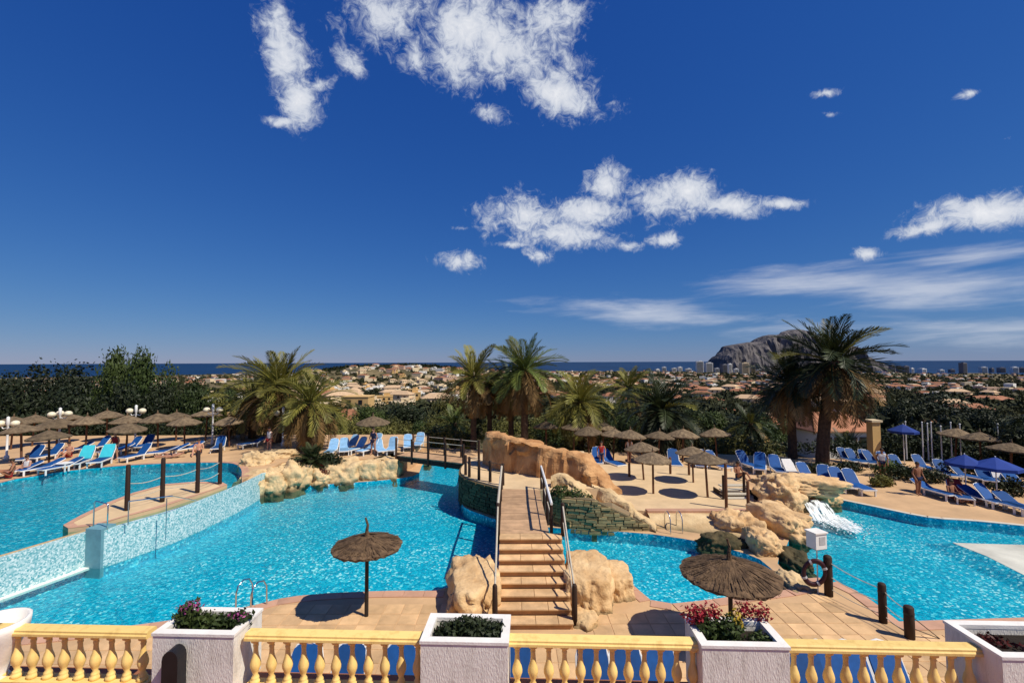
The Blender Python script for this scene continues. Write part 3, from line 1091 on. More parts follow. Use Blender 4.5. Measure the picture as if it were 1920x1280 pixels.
rock_px('pale rock at the head of the channel beyond the wooden bridge', 790, 870, 46, 22, 18, Z_WATER, 'rock_pale')
rock('boulder', 'pale boulder closing the end of the weir wall at the main pool', (-13.15, 25.15, .25), (.75, .6, .85), 19, 'rock_pale', rough=.16)
# waterfall rocks on the right
rock('boulder', 'large sandstone boulder arching over the waterfall cave', (13.9, 22.4, .98), (1.85, .95, .52), 21, 'rock', rz=R(-12), rough=.22)
rock('boulder', 'rock coloured near-black as the shade inside the waterfall cave', (13.15, 21.75, .12), (.75, .45, .62), 22, 'rock_moss_shade')  # cave shadow put into the rock colour
rock('boulder', 'tall sandstone boulder above the waterfall beside the wooden steps', (12.75, 21.9, .45), (1.0, .9, 1.05), 23, 'rock', rz=R(15))
rock('boulder', 'slanting sandstone slab running down from the steps to the right pool', (11.1, 19.4, .15), (.75, 1.5, .85), 24, 'rock', rz=R(10), rough=.16, flat=.75)
rock('boulder', 'round sandstone boulder between the channel and the right pool', (9.3, 17.3, .1), (.62, .75, .62), 25, 'rock', rough=.16)
rock('boulder', 'mossy rock under the round boulder at the right pool', (10.0, 16.6, -.25), (.5, .8, .45), 26, 'rock_moss_shade')
rock('boulder', 'dark wet rock at the far bank of the channel behind the large umbrella', (8.1, 17.75, -.15), (.9, .5, .5), 27, 'rock_moss_shade')
rock('boulder', 'low yellowish rock at the tip between channel and right pool', (8.85, 14.75, -.2), (.5, .75, .42), 28, 'rock_pale', rough=.16)
rock('boulder', 'brown boulder below the corner of the sand terrace', (9.3, 19.3, -.1), (.9, .9, .8), 29, 'rock', rough=.2)
rock('boulder', 'pale rock at the right end of the waterfall', (15.4, 23.0, -.1), (.8, .6, .75), 30, 'rock')


# the rock wall round the top platform
BANK = [(-14.0, 23.7, 1.05), (-13.85, 25.0, 1.2), (-13.4, 26.2, 1.0), (-12.6, 26.95, 1.1), (-11.7, 27.35, .8), (-10.9, 27.6, .7)]
def ridge(name, label, line, mat, th=0.55, z0=0.0, seed=0):
    """thick uneven wall along (x, y, top) points"""
    pts = smooth_line(line, 10)
    o = Vector((pts[0].x, pts[0].y, z0))
    ring = 14
    vs = []
    for i, p in enumerate(pts):
        d = (pts[min(i + 1, len(pts) - 1)] - pts[max(i - 1, 0)])
        nr = Vector((-d.y, d.x, 0)).normalized()
        H = p.z - z0
        for k in range(ring):
            t = k / (ring - 1)
            a = math.pi * t
            side = math.cos(a)
            side = math.copysign(abs(side) ** 0.45, side)
            hh = math.sin(a) ** 0.35
            q = Vector((p.x, p.y, z0)) + nr * th * (1.15 - .25 * hh) * -side + Vector((0, 0, H * hh))
            q2 = Vector((q.x * 1.1 + seed, q.y * 1.1, q.z * 1.5))
            nz = noise.fractal(q2, .9, 2, 4)
            cl = noise.cell(Vector((q.x * .8 + seed, q.y * .8, q.z * .7)))
            q += nr * (nz * .22 + (cl - .5) * .22) * (1 if k else .3) + Vector((0, 0, nz * .12 * hh))
            vs.append(q - o)
    n = len(pts)
    fs = [(i * ring + k, (i + 1) * ring + k, (i + 1) * ring + k + 1, i * ring + k + 1) for i in range(n - 1) for k in range(ring - 1)]
    fs += [tuple(range(ring)), tuple(range((n - 1) * ring, n * ring))[::-1]]
    ob = MB().add(vs, fs).obj(name, mat, None, False, loc=o)
    return tag(ob, label, 'rock wall')


ridge('rock_wall', 'pale sandstone rock bank along the far side of the main pool below the raised deck',
      BANK, 'rock_pale', .55, -.5, 21)
ridge('rock_wall', 'orange sandstone rock wall curving round the top platform behind the stairs',
      [(-1.15, 25.6, 3.1), (-.75, 24.9, 3.15), (0.1, 24.0, 3.05), (1.2, 23.2, 2.95), (2.3, 22.6, 2.75), (3.3, 22.0, 2.6), (4.0, 21.3, 2.0), (4.5, 20.6, 1.3)], 'rock_wall', .5, 1.0, 3)
ridge('rock_wall', 'pale rock rim sloping down from the platform to the sand terrace',
      [(3.6, 21.3, 1.55), (4.3, 20.5, 1.35), (4.9, 19.9, .95), (5.5, 19.5, .55), (6.0, 19.3, .25)], 'rock_pale', .32, -.4, 9)
ridge('rock_wall', 'small pale rock rim beside the footbridge end by the green shrub', [(1.75, 20.95, 1.8), (2.4, 20.85, 1.9), (3.0, 20.5, 1.6), (3.4, 20.1, 1.2)], 'rock_pale', .28, .6, 14)

# ------------------------------------------------------------------ central platform, stone walls, sand terrace
plat_px = [(940, 912), (915, 906), (890, 899), (872, 892), (864, 884), (868, 872), (884, 860), (905, 850)]
plat_arc = smooth_line([P(a, c_, Z_PLAT) for a, c_ in plat_px], 4)
plat = [(p.x, p.y) for p in plat_arc] + [(-1.6, 29), (4.5, 29), (4.2, 20.6), (1.4, 20.3), (-.46, 20.55)]
tag(MB().prism(clean(plat)[::-1], -1.3, Z_PLAT).obj('platform', 'sand_deck'), kind='structure')


def stone_courses(name, label, front, ztop_fn, z0, mat, mort, cat='wall', ch=.13, cw=.42, th=.16):
    """retaining wall: mortar core with single stones laid in courses along a polyline"""
    pts = [Vector((p[0], p[1])) for p in front]
    acc = [0]
    for a, c in zip(pts, pts[1:]):
        acc.append(acc[-1] + (c - a).length)
    org = Vector((pts[0].x, pts[0].y, z0))
    t = thing(name, label, cat, org)

    def at(s):
        for k in range(len(pts) - 1):
            if s <= acc[k + 1] + 1e-6:
                return pts[k].lerp(pts[k + 1], (s - acc[k]) / (acc[k + 1] - acc[k])), (pts[k + 1] - pts[k]).normalized()
        return pts[-1], (pts[-1] - pts[-2]).normalized()
    b = MB()
    m = 24
    vs = []
    for i in range(m + 1):
        s = acc[-1] * i / m
        p, d = at(s)
        bk = p + Vector((-d.y, d.x)) * .25
        zt = ztop_fn(s / acc[-1])
        vs += [(p.x - org.x, p.y - org.y, -1.0), (p.x - org.x, p.y - org.y, zt - z0 - .02), (bk.x - org.x, bk.y - org.y, zt - z0 - .02), (bk.x - org.x, bk.y - org.y, -1.0)]
    fs = []
    for i in range(m):
        for k in range(3):
            fs.append((4 * i + k, 4 * i + 4 + k, 4 * i + 5 + k, 4 * i + 1 + k))
    fs += [(0, 1, 2, 3), (4 * m + 3, 4 * m + 2, 4 * m + 1, 4 * m)]
    b.add(vs, fs).obj('mortar_core', mort, t)
    me = MB().box((0, 0, 0), (1, 1, 1), top=.94).mesh('stone', mat)
    z, row, cnt = z0 - .05, 0, 0
    while True:
        h = ch * random.uniform(.8, 1.25)
        s = -random.uniform(0, cw)
        any_ = False
        while s < acc[-1]:
            L = cw * random.uniform(.55, 1.5)
            sm = s + L / 2
            s += L
            if sm < 0.05 or sm > acc[-1] - .05:
                continue
            if z + h > ztop_fn(sm / acc[-1]) + .02:
                continue
            any_ = True
            p, d = at(sm)
            if cnt < 298:
                o = put('stone', me, t, (p.x - org.x, p.y - org.y, z + h / 2 - z0), (random.uniform(-.06, .06), random.uniform(-.03, .03), math.atan2(d.y, d.x) + random.uniform(-.05, .05)),
                        (L - .025, th * random.uniform(.7, 1.3), h - .02))
                cnt += 1
        z += h
        row += 1
        if not any_ and row > 3:
            break
    return t


arc = [(p.x, p.y) for p in reversed(plat_arc[:24])]
arc = [(x * 1.0 - .02, y - .06) for x, y in arc]
stone_courses('stone_wall', 'dark mossy curved stone retaining wall under the top platform', arc, lambda t: Z_PLAT - .06, Z_WATER, 'wall_stone_dark', 'mortar_dark')
wf_pts = [(1.5, 20.25), (2.3, 19.55), (3.4, 19.25), (4.6, 19.2), (6.0, 19.2)]


def wt(t):
    return 1.25 if t < .45 else 1.25 - (t - .45) / .55 * 1.2


stone_courses('stone_wall', 'brown dry-stone retaining wall sloping down to the ladder right of the stairs', wf_pts, wt, Z_WATER, 'wall_stone', 'mortar')
# fill behind that wall
b = MB()
b.prism([(1.5, 20.6, 1.1), (2.4, 19.8, 1.05), (4.2, 19.45, 1.05), (6.0, 19.5, .1), (5.5, 20.0, .35), (4.6, 20.9, 1.1), (3.5, 21.3, 1.2)], -1.2, 1.1)
tag(b.obj('planting_bank', 'sand_deck'), kind='structure')

# sand terrace
terr = [P(1212, 957, Z_TERR), P(1415, 957, Z_TERR), P(1412, 925, Z_TERR), P(1400, 903, Z_TERR), P(1385, 885, Z_TERR)]
terr = [(p.x, p.y) for p in terr] + [(9.5, 30), (4.5, 30), (4.5, 21)]
tag(MB().prism(clean(terr), -1.2, Z_TERR).obj('sand_terrace', 'sand_deck'), kind='structure')
e0, e1 = P(1212, 957, Z_TERR), P(1415, 957, Z_TERR)
b = MB()
b.box(((e0.x + e1.x) / 2, (e0.y + e1.y) / 2 - .02, Z_TERR + .0), ((e1 - e0).length, .34, .11), math.atan2(e1.y - e0.y, e1.x - e0.x))
tag(b.obj('terrace_edge', 'coping'), kind='structure')
# sloping sandy bank between terrace edge and channel
b = MB()
top_l = [Vector((e0.lerp(e1, t).x, e0.lerp(e1, t).y - .12, .26)) for t in np.linspace(0, 1, 14)]
bot_px = [(1225, 1001), (1260, 1005), (1300, 1012), (1330, 1018), (1360, 1026), (1380, 1032), (1400, 1038)]
bl = smooth_line([P(a, c_, Z_WATER) for a, c_ in bot_px], 3)
bot_l = [bl[min(len(bl) - 1, int(i * (len(bl) - 1) / 13))] + Vector((0, .02, -.12)) for i in range(14)]
vs, fs = [], []
for r_ in range(7):
    t = r_ / 6
    for i in range(14):
        p = bot_l[i].lerp(top_l[i], t)
        k = math.sin(math.pi * t)
        p += Vector((0, -.2 * k, .16 * k)) + Vector((0, 1, 1)) * .10 * k * noise.noise(p * 1.6)
        vs.append(p)
for r_ in range(6):
    for i in range(13):
        fs.append((r_ * 14 + i, r_ * 14 + i + 1, (r_ + 1) * 14 + i + 1, (r_ + 1) * 14 + i))
tag(MB().add(vs, fs).obj('rock_bank', 'rock_pale', smooth=True), kind='structure')
ladder(P(1268, 1000, .0) + Vector((0, .12, 0)), R(180 + 4), 'chrome pool ladder below the sand terrace at the channel')
# wooden steps off the terrace
st = thing('terrace_steps', 'short dark wooden steps from the sand terrace to the right deck', 'steps', (10.6, 22.6, 0))
for k in range(4):
    MB().box((.3 + .12 * k, -.1 + .36 * k, Z_TERR + .02 + .11 * k), (1.35, .34, .05)).obj('tread', 'rope_pale', st)
for s in (-.4, 1.2):
    MB().box((s + .18, .45, Z_TERR + .05), (.05, 1.5, .34)).obj('stringer', 'dark_wood', st)
for x, y in ((-.35, -.2), (.95, .4)):
    MB().cyl((x, y, .2), (x, y, 1.45), .07, n=8).obj('newel_post', 'dark_wood', st)

# ------------------------------------------------------------------ stairs and footbridge
stair = thing('stone_stairs', 'broad sandstone stairs climbing from the near deck to the footbridge', 'stairs', (.58, 12.2, 0))
NS, RISE, RUN = 8, Z_PLAT / 8, .37
for k in range(NS):
    wd = 2.02
    z = RISE * (k + 1)
    y0 = RUN * k
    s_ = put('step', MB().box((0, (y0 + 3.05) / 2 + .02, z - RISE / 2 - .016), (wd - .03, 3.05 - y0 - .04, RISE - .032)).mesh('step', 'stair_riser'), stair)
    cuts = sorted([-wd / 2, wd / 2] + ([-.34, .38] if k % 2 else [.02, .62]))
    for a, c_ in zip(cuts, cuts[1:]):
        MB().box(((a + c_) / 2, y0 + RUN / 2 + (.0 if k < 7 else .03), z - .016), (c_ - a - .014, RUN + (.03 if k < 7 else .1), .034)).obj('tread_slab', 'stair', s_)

fb = thing('footbridge', 'sandy plank footbridge from the stairs head to the round platform', 'footbridge', (.58, 15.25, Z_PLAT))
nb = 16
x0l, x0r, x1l, x1r = -1.0, .62, -1.05, .60
for k in range(nb):
    t0, t1 = k / nb, (k + 1) / nb
    y0, y1 = t0 * 5.3, t1 * 5.3
    wl_ = x0l + (x1l - x0l) * t0
    wr_ = x0r + (x1r - x0r) * t0
    MB().box(((wl_ + wr_) / 2, (y0 + y1) / 2, -.03 + random.uniform(-.004, .004)), (wr_ - wl_, y1 - y0 - .015, .06)).obj('plank', 'plank', fb)
for x in (-.9, .5):
    MB().box((x, 2.65, -.2), (.14, 5.3, .26)).obj('beam', 'dark_wood', fb)
# bridge rails: dark posts and pale sloping handrails
for s, xs in ((-1, -1.06), (1, .70)):
    for y in (0.05, 1.75, 3.5, 5.2):
        MB().cyl((xs, y, -.35), (xs, y, .98), .055, n=8).obj('post', 'dark_wood', fb)
    MB().tube([(xs, -.1, .98), (xs, 2.6, 1.02), (xs, 5.3, .98)], .045, 7).obj('handrail', 'rope_pale' if s < 0 else 'white_plastic', fb)
    if s > 0:
        MB().tube([(xs, 0, .5), (xs, 5.3, .5)], .02, 6).obj('middle_rail', 'rope_pale', fb)
# stair rails
for xs, nm in ((-1.06, 'left'), (1.06, 'right')):
    side = 'left' if xs < 0 else 'right'
    rl = thing('stair_railing', 'dark posts and rope railing down the %s edge of the stone stairs' % side, 'railing', (.58 + xs, 12.35, 0))
    for y, z in ((.05, 0.02), (2.75, Z_PLAT - .03)):
        MB().lathe([(.07, 0), (.075, .5), (.065, 1.02), (.045, 1.06)], 10, (0, y, z)).obj('post', 'dark_wood', rl, True)
    MB().tube([(0, .05, .98), (0, 1.4, 1.6), (0, 2.75, Z_PLAT + .95)], .028, 6).obj('handrail', 'rope_pale', rl)
    MB().tube([(0, .05, .5), (0, 1.4, 1.12), (0, 2.75, Z_PLAT + .45)], .014, 6).obj('rope', 'rope_pale', rl)

# platform posts
for i, (a, c_) in enumerate([(873, 893), (880, 897), (898, 902), (919, 906), (943, 912)]):
    p = P(a, c_ - 3, Z_PLAT)
    o = thing('platform_post', 'brown post with rope on the rim of the round platform', 'post', p, 0, 'posts round the platform rim')
    put('shaft', post_me, o, (0, 0, -.03), None, (.8, .8, .85))
b = MB()
pl_ = [P(a, c_ - 3, Z_PLAT) for a, c_ in [(880, 897), (898, 902), (919, 906), (943, 912)]]
for zz in (.92, .5):
    b.tube([p + Vector((0, 0, zz)) - pl_[0] for p in pl_], .014, 5)
tag(b.obj('rope_rail', 'rope', loc=pl_[0]), 'dark rope strung between the posts of the round platform', 'rope')

# wooden bridge behind
A, B = Vector((-7.1, 28.2, 1.25)), Vector((-2.7, 25.6, 1.30))
wb = thing('wooden_bridge', 'dark wooden bridge with rail posts crossing the channel to the platform', 'bridge', A)
d = (B - A)
nr = Vector((-d.y, d.x, 0)).normalized()
L = d.length
for k in range(18):
    p = A.lerp(B, (k + .5) / 18) - A
    MB().box((p.x + nr.x * .7, p.y + nr.y * .7, p.z + .03), (L / 18 - .02, 1.5, .06), math.atan2(d.y, d.x)).obj('plank', 'plank', wb)
for s in (0.02, 1.38):
    m = (B - A) / 2 + nr * s
    MB().box((m.x, m.y, m.z - .14), (L, .14, .26), math.atan2(d.y, d.x)).obj('beam', 'dark_wood', wb)
for s in (-.05, 1.45):
    rp = []
    for k in range(5):
        p = A.lerp(B, k / 4) - A + nr * s
        MB().cyl(p + Vector((0, 0, -.35)), p + Vector((0, 0, 1.12)), .07, n=8).obj('rail_post', 'dark_wood' if k else 'brown_wood', wb)
        rp.append(p)
    for zz in (1.05, .72, .4):
        MB().tube([p + Vector((0, 0, zz)) for p in rp], .02, 5).obj('rail', 'rope_pale' if zz > 1 else 'rope', wb)
b = MB()
b.box((-7.75, 29.0, .35), (.9, 2.0, 1.5), R(-28))
tag(b.obj('bridge_abutment', 'rock_pale'), kind='structure')

# ------------------------------------------------------------------ near terrace: balustrades and planters
TL, TR = P(-120, 1169, 3.46), P(1960, 1211, 3.46)
rail_y = lambda x: TL.y + (TR.y - TL.y) * (x - TL.x) / (TR.x - TL.x)
ang = math.atan2(TR.y - TL.y, TR.x - TL.x)
terr_poly = [(-12, -6), (12, -6), (12, rail_y(12) + .35), (-12, rail_y(-12) + .35)]
tag(MB().prism(terr_poly, -.5, Z_TOP).obj('terrace', 'terrace_tile'), kind='structure')
BH = 3.46 - Z_TOP
prof = [(.062, 0), (.062, .05), (.045, .06), (.05, .075), (.045, .09), (.028, .12), (.045, .17), (.064, .22), (.066, .26), (.055, .31), (.038, .36), (.030, .42), (.028, .47), (.034, .49), (.034, .505), (.027, .52), (.046, .54), (.060, .55), (.060, .585)]
bal_me = MB().lathe(prof, 12).mesh('baluster', 'cream_paint', True)


def balustrade(pxa, pxb, label, count):
    pa, pb = P(pxa, 1165 + 46 * pxa / 1920, 3.46), P(pxb, 1165 + 46 * pxb / 1920, 3.46)
    xa, xb = pa.x, pb.x
    p = Vector((xa, rail_y(xa), Z_TOP))
    t = thing('balustrade', label, 'balustrade', p, ang, 'balustrade panels along the terrace')
    L = (xb - xa) / math.cos(ang)
    # moulded hand rail
    sec = [(-.075, .662), (-.095, .675), (-.095, .705), (-.08, .72), (-.08, .742), (-.062, .757), (.062, .757), (.08, .742), (.08, .72), (.095, .705), (.095, .675), (.075, .662)]
    n = len(sec)
    MB().add([(0, y, z) for y, z in sec] + [(L, y, z) for y, z in sec], [(i, (i + 1) % n, n + (i + 1) % n, n + i) for i in range(n)] + [tuple(range(n - 1, -1, -1)), tuple(range(n, 2 * n))]).obj('hand_rail', 'cream_paint', t)
    MB().box((L / 2, 0, .045), (L, .2, .09)).obj('plinth', 'cream_paint', t)
    for k in range(count):
        put('baluster', bal_me, t, ((k + .5) * L / count, 0, .085), None, (1, 1, .985))
    return t


balustrade(-110, 8, 'cream balustrade end panel beyond the rounded white planter', 4)
balustrade(4, 292, 'cream balustrade panel between rounded white planter and planter with pink flowers', 10)
balustrade(470, 800, 'cream balustrade panel between the pink-flowered planter and the low shrub planter', 11)
balustrade(955, 1312, 'cream balustrade panel between the low shrub planter and the red-flowered planter', 12)
balustrade(1470, 1832, 'cream balustrade panel between the red-flowered planter and the bare-soil planter', 11)


def leaf_cloud(n, ell, size, seed, zs=1.0):
    """many small leaf quads spread through a set of ellipsoids (cx,cy,cz,rx,ry,rz)"""
    g = np.random.default_rng(seed)
    vol = np.array([e[3] * e[4] * e[5] for e in ell]) ** .67
    idx = g.choice(len(ell), n, p=vol / vol.sum())
    E = np.array(ell)[idx]
    u = g.normal(size=(n, 3))
    u /= np.linalg.norm(u, axis=1)[:, None]
    rad = g.random(n) ** .35
    rad *= 1 + .18 * np.sin(u[:, 0] * 7 + seed) * np.sin(u[:, 1] * 6 + 2 * seed) + .12 * np.sin(u[:, 2] * 9 + u[:, 0] * 5)
    c = E[:, :3] + u * rad[:, None] * E[:, 3:6]
    nrm = u + g.normal(size=(n, 3)) * .7
    nrm /= np.linalg.norm(nrm, axis=1)[:, None]
    a = np.cross(nrm, g.normal(size=(n, 3)))
    a /= np.linalg.norm(a, axis=1)[:, None] + 1e-9
    b_ = np.cross(nrm, a)
    a[:, 2] *= zs
    b_[:, 2] *= zs
    s = size * g.uniform(.6, 1.4, n)[:, None]
    v = np.stack([c - a * s, c - b_ * s * .45, c + a * s, c + b_ * s * .45], 1).reshape(-1, 3)
    return v


def quads_mesh(name, v, mats, mi=None):
    me = bpy.data.meshes.new(name)
    n = len(v) // 4
    me.vertices.add(len(v))
    me.vertices.foreach_set('co', np.asarray(v, dtype=np.float32).ravel())
    me.loops.add(4 * n)
    me.loops.foreach_set('vertex_index', np.arange(4 * n, dtype=np.int32))
    me.polygons.add(n)
    me.polygons.foreach_set('loop_start', np.arange(0, 4 * n, 4, dtype=np.int32))
    me.polygons.foreach_set('loop_total', np.full(n, 4, dtype=np.int32))
    for m in (mats if isinstance(mats, (list, tuple)) else [mats]):
        me.materials.append(MAT[m])
    if mi is not None:
        me.polygons.foreach_set('material_index', mi)
    me.update()
    me.validate()
    return me


def plant(label, loc, ell, n, size, mat, seed, flowers=None, rz=0.0, cat='plant', name='shrub', stems=True):
    t = thing(name, label, cat, loc, rz)
    put('foliage', quads_mesh('foliage', leaf_cloud(n, ell, size, seed), mat), t)
    if stems:
        b = MB()
        for e in ell:
            b.tube([(e[0] * .6, e[1] * .6, -.02), (e[0], e[1], e[2])], [.015, .006], 5)
        b.obj('stem', 'bark', t)
    for fm, fe, fn, fs in (flowers or []):
        put('flower_head', quads_mesh('flower_head', leaf_cloud(fn, fe, fs, seed + 5), fm), t)
    return t


def planter(px0, px1, pyf, label, zt=3.52, dep=.62, wall=.09, skew=0.0):
    a, c_ = P(px0, pyf, zt), P(px1, pyf, zt)
    y = (a.y + c_.y) / 2
    wd = (px1 - px0) / FPX * y
    cx = (a.x + c_.x) / 2
    t = thing('planter', label, 'planter', (cx, y + dep / 2, Z_TOP), ang + skew, 'white planters along the terrace edge')
    H = zt - Z_TOP
    hw, hd = wd / 2, dep / 2
    b = MB()
    o_ = [(-hw, -hd), (hw, -hd), (hw, hd), (-hw, hd)]
    i_ = [(-hw + wall, -hd + wall), (hw - wall, -hd + wall), (hw - wall, hd - wall), (-hw + wall, hd - wall)]
    b.add([(x, y_, 0) for x, y_ in o_] + [(x, y_, H - .03) for x, y_ in o_] + [(x, y_, H - .03) for x, y_ in i_] + [(x, y_, H - .3) for x, y_ in i_],
          [(0, 1, 5, 4), (1, 2, 6, 5), (2, 3, 7, 6), (3, 0, 4, 7), (4, 5, 9, 8), (5, 6, 10, 9), (6, 7, 11, 10), (7, 4, 8, 11), (8, 9, 13, 12), (9, 10, 14, 13), (10, 11, 15, 14), (11, 8, 12, 15)])
    b.obj('box', 'white_stucco', t)
    e = .012
    oo = [(x + math.copysign(e, x), y_ + math.copysign(e, y_)) for x, y_ in o_]
    ii = [(x - math.copysign(.004, x), y_ - math.copysign(.004, y_)) for x, y_ in i_]
    b = MB()
    b.add([(x, y_, H - .035) for x, y_ in oo] + [(x, y_, H) for x, y_ in oo] + [(x, y_, H) for x, y_ in ii] + [(x, y_, H - .05) for x, y_ in ii],
          [(k * 4 + i, k * 4 + (i + 1) % 4, k * 4 + 4 + (i + 1) % 4, k * 4 + 4 + i) for k in range(3) for i in range(4)])
    b.obj('rim', 'white_rim', t)
    MB().add([(x * .99, y_ * .98, H - .12) for x, y_ in i_], [(0, 1, 2, 3)]).obj('soil', 'soil', t)
    return t, wd, H


pA = planter(288, 440, 1187, 'white stucco planter holding pink flowers with a black lamp on its face')
pB = planter(792, 952, 1202, 'white stucco planter filled with one low dark shrub')
pC = planter(1322, 1478, 1210, 'white stucco planter holding red and yellow flowers')
pD = planter(1888, 2060, 1232, 'white stucco planter at the end of the balustrade with sparse plants', dep=.75, skew=R(0))
# rounded white planter at the left end
pr = P(-12, 1165, 3.52)
t = thing('round_planter', 'rounded white planter bowl at the far end of the balustrade', 'planter', (pr.x, pr.y, Z_TOP))
MB().lathe([(.16, 0), (.2, .05), (.16, .12), (.2, .3), (.33, .6), (.36, .72), (.37, .82), (.33, .82), (.30, .7), (.02, .66)], 20).obj('bowl', 'white_rim', t, True)
# black lamp on planter A
lp = P(338, 1235, 3.2)
lt = thing('floodlight', 'black hooded floodlight mounted on the pink-flowered planter', 'lamp', (pA[0].location.x - .16, pA[0].location.y - .45, Z_TOP))
hood = MB()
prof_ = [(math.cos(a) * .10, math.sin(a) * .12) for a in np.linspace(0, math.pi, 9)]
vs = [(x, y, z) for y in (-.06, .1) for x, z in [(-.10, -.45)] + [(p[0], p[1]) for p in reversed(prof_)] + [(.10, -.45)]]
nn_ = len(vs) // 2
hood.add(vs, [(i, i + 1, nn_ + i + 1, nn_ + i) for i in range(nn_ - 1)] + [tuple(range(nn_))[::-1], tuple(range(nn_, 2 * nn_))])
hood.obj('hood', 'black_metal', lt, loc=(0, 0, .60))
MB().box((0, .0, .1), (.1, .1, .2)).obj('bracket', 'black_metal', lt)

H = pA[2]
lA = pA[0].location
plant('bushy plant with small pink flowers in the white planter with the lamp', (lA.x, lA.y, Z_TOP + H - .12),
      [(-.34, .05, .16, .17, .16, .17), (-.1, .05, .08, .16, .16, .1), (.16, .05, .07, .2, .16, .09), (.42, .02, .12, .15, .16, .13)], 1500, .035, 'leaf_mid', 41,
      [('flower_pink', [(-.3, 0, .30, .16, .12, .09), (.4, 0, .2, .14, .12, .07)], 110, .022)], ang)
lB = pB[0].location
plant('low dark green shrub in the plain white planter', (lB.x, lB.y, Z_TOP + H - .12),
      [(-.22, 0, .06, .24, .17, .1), (.1, 0, .1, .2, .18, .13), (.3, 0, .08, .18, .17, .12), (0, .02, .14, .22, .14, .1)], 2200, .032, 'leaf_dark', 42, None, ang)
lC = pC[0].location
plant('mixed planting with dark red blooms in the white planter below the large umbrella', (lC.x, lC.y, Z_TOP + H - .12),
      [(-.30, .05, .1, .2, .16, .14), (-.05, 0, .12, .18, .16, .18), (.32, -.02, .02, .18, .12, .09)], 1500, .032, 'leaf_mid', 43,
      [('flower_red', [(-.46, .12, .24, .17, .14, .12), (-.26, .16, .26, .18, .12, .13), (.28, .28, .24, .16, .12, .12), (.48, .26, .2, .12, .1, .14)], 900, .026),
       ('flower_yellow', [(.04, .04, .22, .1, .12, .14)], 160, .028)], ang)
lD = pD[0].location
plant('sparse dry plants in the end planter of the balustrade', (lD.x, lD.y, Z_TOP + H - .12),
      [(-.2, .1, .03, .2, .14, .06), (.2, -.05, .03, .25, .14, .07)], 300, .03, 'leaf_red', 44, None, ang)

# ------------------------------------------------------------------ thatched umbrellas
def umbrella_proto(label, near=True, rad=.95, rim=1.95, apex=.36, mat='thatch', seed=1, tilt=0.0):
    g = random.Random(seed)
    t = thing('thatched_umbrella', label, 'umbrella')
    n = 56 if near else 28
    tiers = 7 if near else 4
    vs, fs = [], []
    for k in range(tiers + 1):
        f = k / tiers
        for i in range(n):
            a = 2 * math.pi * i / n
            r_ = .05 + (rad - .05) * f
            jag = g.uniform(-.035, .035) if k == tiers else g.uniform(-.012, .012)
            z = rim + apex * (1 - f) ** .92 + (.018 * (i % 2) + g.uniform(-.012, .012)) * min(1, f * 2)
            vs.append((math.cos(a) * (r_ + jag), math.sin(a) * (r_ + jag), z))
    lay = len(vs)
    for i in range(n):
        a = 2 * math.pi * i / n
        r_ = rad - .02 + g.uniform(-.03, .02)
        vs.append((math.cos(a) * r_, math.sin(a) * r_, rim - .05 + g.uniform(-.03, .01)))
    for i in range(n):
        a = 2 * math.pi * i / n
        vs.append((math.cos(a) * .06, math.sin(a) * .06, rim + apex - .07))
    rows = tiers + 3
    for k in range(rows - 1):
        for i in range(n):
            fs.append((k * n + i, k * n + (i + 1) % n, (k + 1) * n + (i + 1) % n, (k + 1) * n + i))
    fs.append(tuple(range(n)))
    cn = MB().add(vs, fs).obj('canopy', mat, t)
    if near:
        # loose straw lying down the cone
        b = MB()
        for _ in range(520):
            a = g.uniform(0, 2 * math.pi)
            f0 = g.uniform(.1, .75)
            f1 = min(1.04, f0 + g.uniform(.2, .4))
            w_ = .014
            q = []
            for f in (f0, f1):
                r_ = .05 + (rad - .05) * f
                z = rim + apex * max(0, 1 - f) ** .92 + .024 + g.uniform(0, .016) - (.06 if f > 1 else 0)
                q.append((r_, z))
            a2 = a + g.uniform(-.06, .06)
            ca, sa = math.cos(a), math.sin(a)
            cb, sb = math.cos(a2), math.sin(a2)
            b.add([(q[0][0] * ca + sa * w_, q[0][0] * sa - ca * w_, q[0][1]), (q[0][0] * ca - sa * w_, q[0][0] * sa + ca * w_, q[0][1]),
                   (q[1][0] * cb - sb * w_, q[1][0] * sb + cb * w_, q[1][1]), (q[1][0] * cb + sb * w_, q[1][0] * sb - cb * w_, q[1][1])], [(0, 1, 2, 3)])
        st = b.obj('straw', mat, cn)
        st['kind'] = 'stuff'
        for k in range(8):
            a = 2 * math.pi * k / 8 + .2
            MB().cyl((0, 0, rim + apex - .1), (math.cos(a) * rad * .95, math.sin(a) * rad * .95, rim + .0), .018, .012, 5).obj('rib', 'dark_wood', t)
    pr_ = .055 if near else .06
    MB().cyl((0, 0, -.05), (0, 0, rim + apex + .05), pr_, pr_ * .9, 10 if near else 6).obj('pole', 'pole_black' if near else 'brown_wood', t)
    if near:
        MB().tube([(0, 0, rim + apex - .02), (-.01, 0, rim + apex + .16), (.015, 0, rim + apex + .3), (-.05, 0, rim + apex + .5)], [.075, .045, .035, .028], 8).obj('finial', mat, t)
    else:
        MB().cyl((0, 0, rim + apex - .05), (0, 0, rim + apex + .22), .06, .025, 6).obj('finial', mat, t)
    return t


u1 = umbrella_proto('small thatched umbrella on the near deck left of the stairs', True, .95, 1.92, .26, seed=3)
u1.location = P(687, 1155, 0)
u2 = umbrella_proto('large thatched umbrella on the near deck behind the red-flowered planter', True, 1.14, 1.78, .36, seed=4)
u2.location = (5.32, 11.4, 0)
uf = umbrella_proto('', False, 1.02, 1.82, .46, 'thatch_far', seed=5)
KIDS[uf.name] = list(uf.children)
first_far = [True]


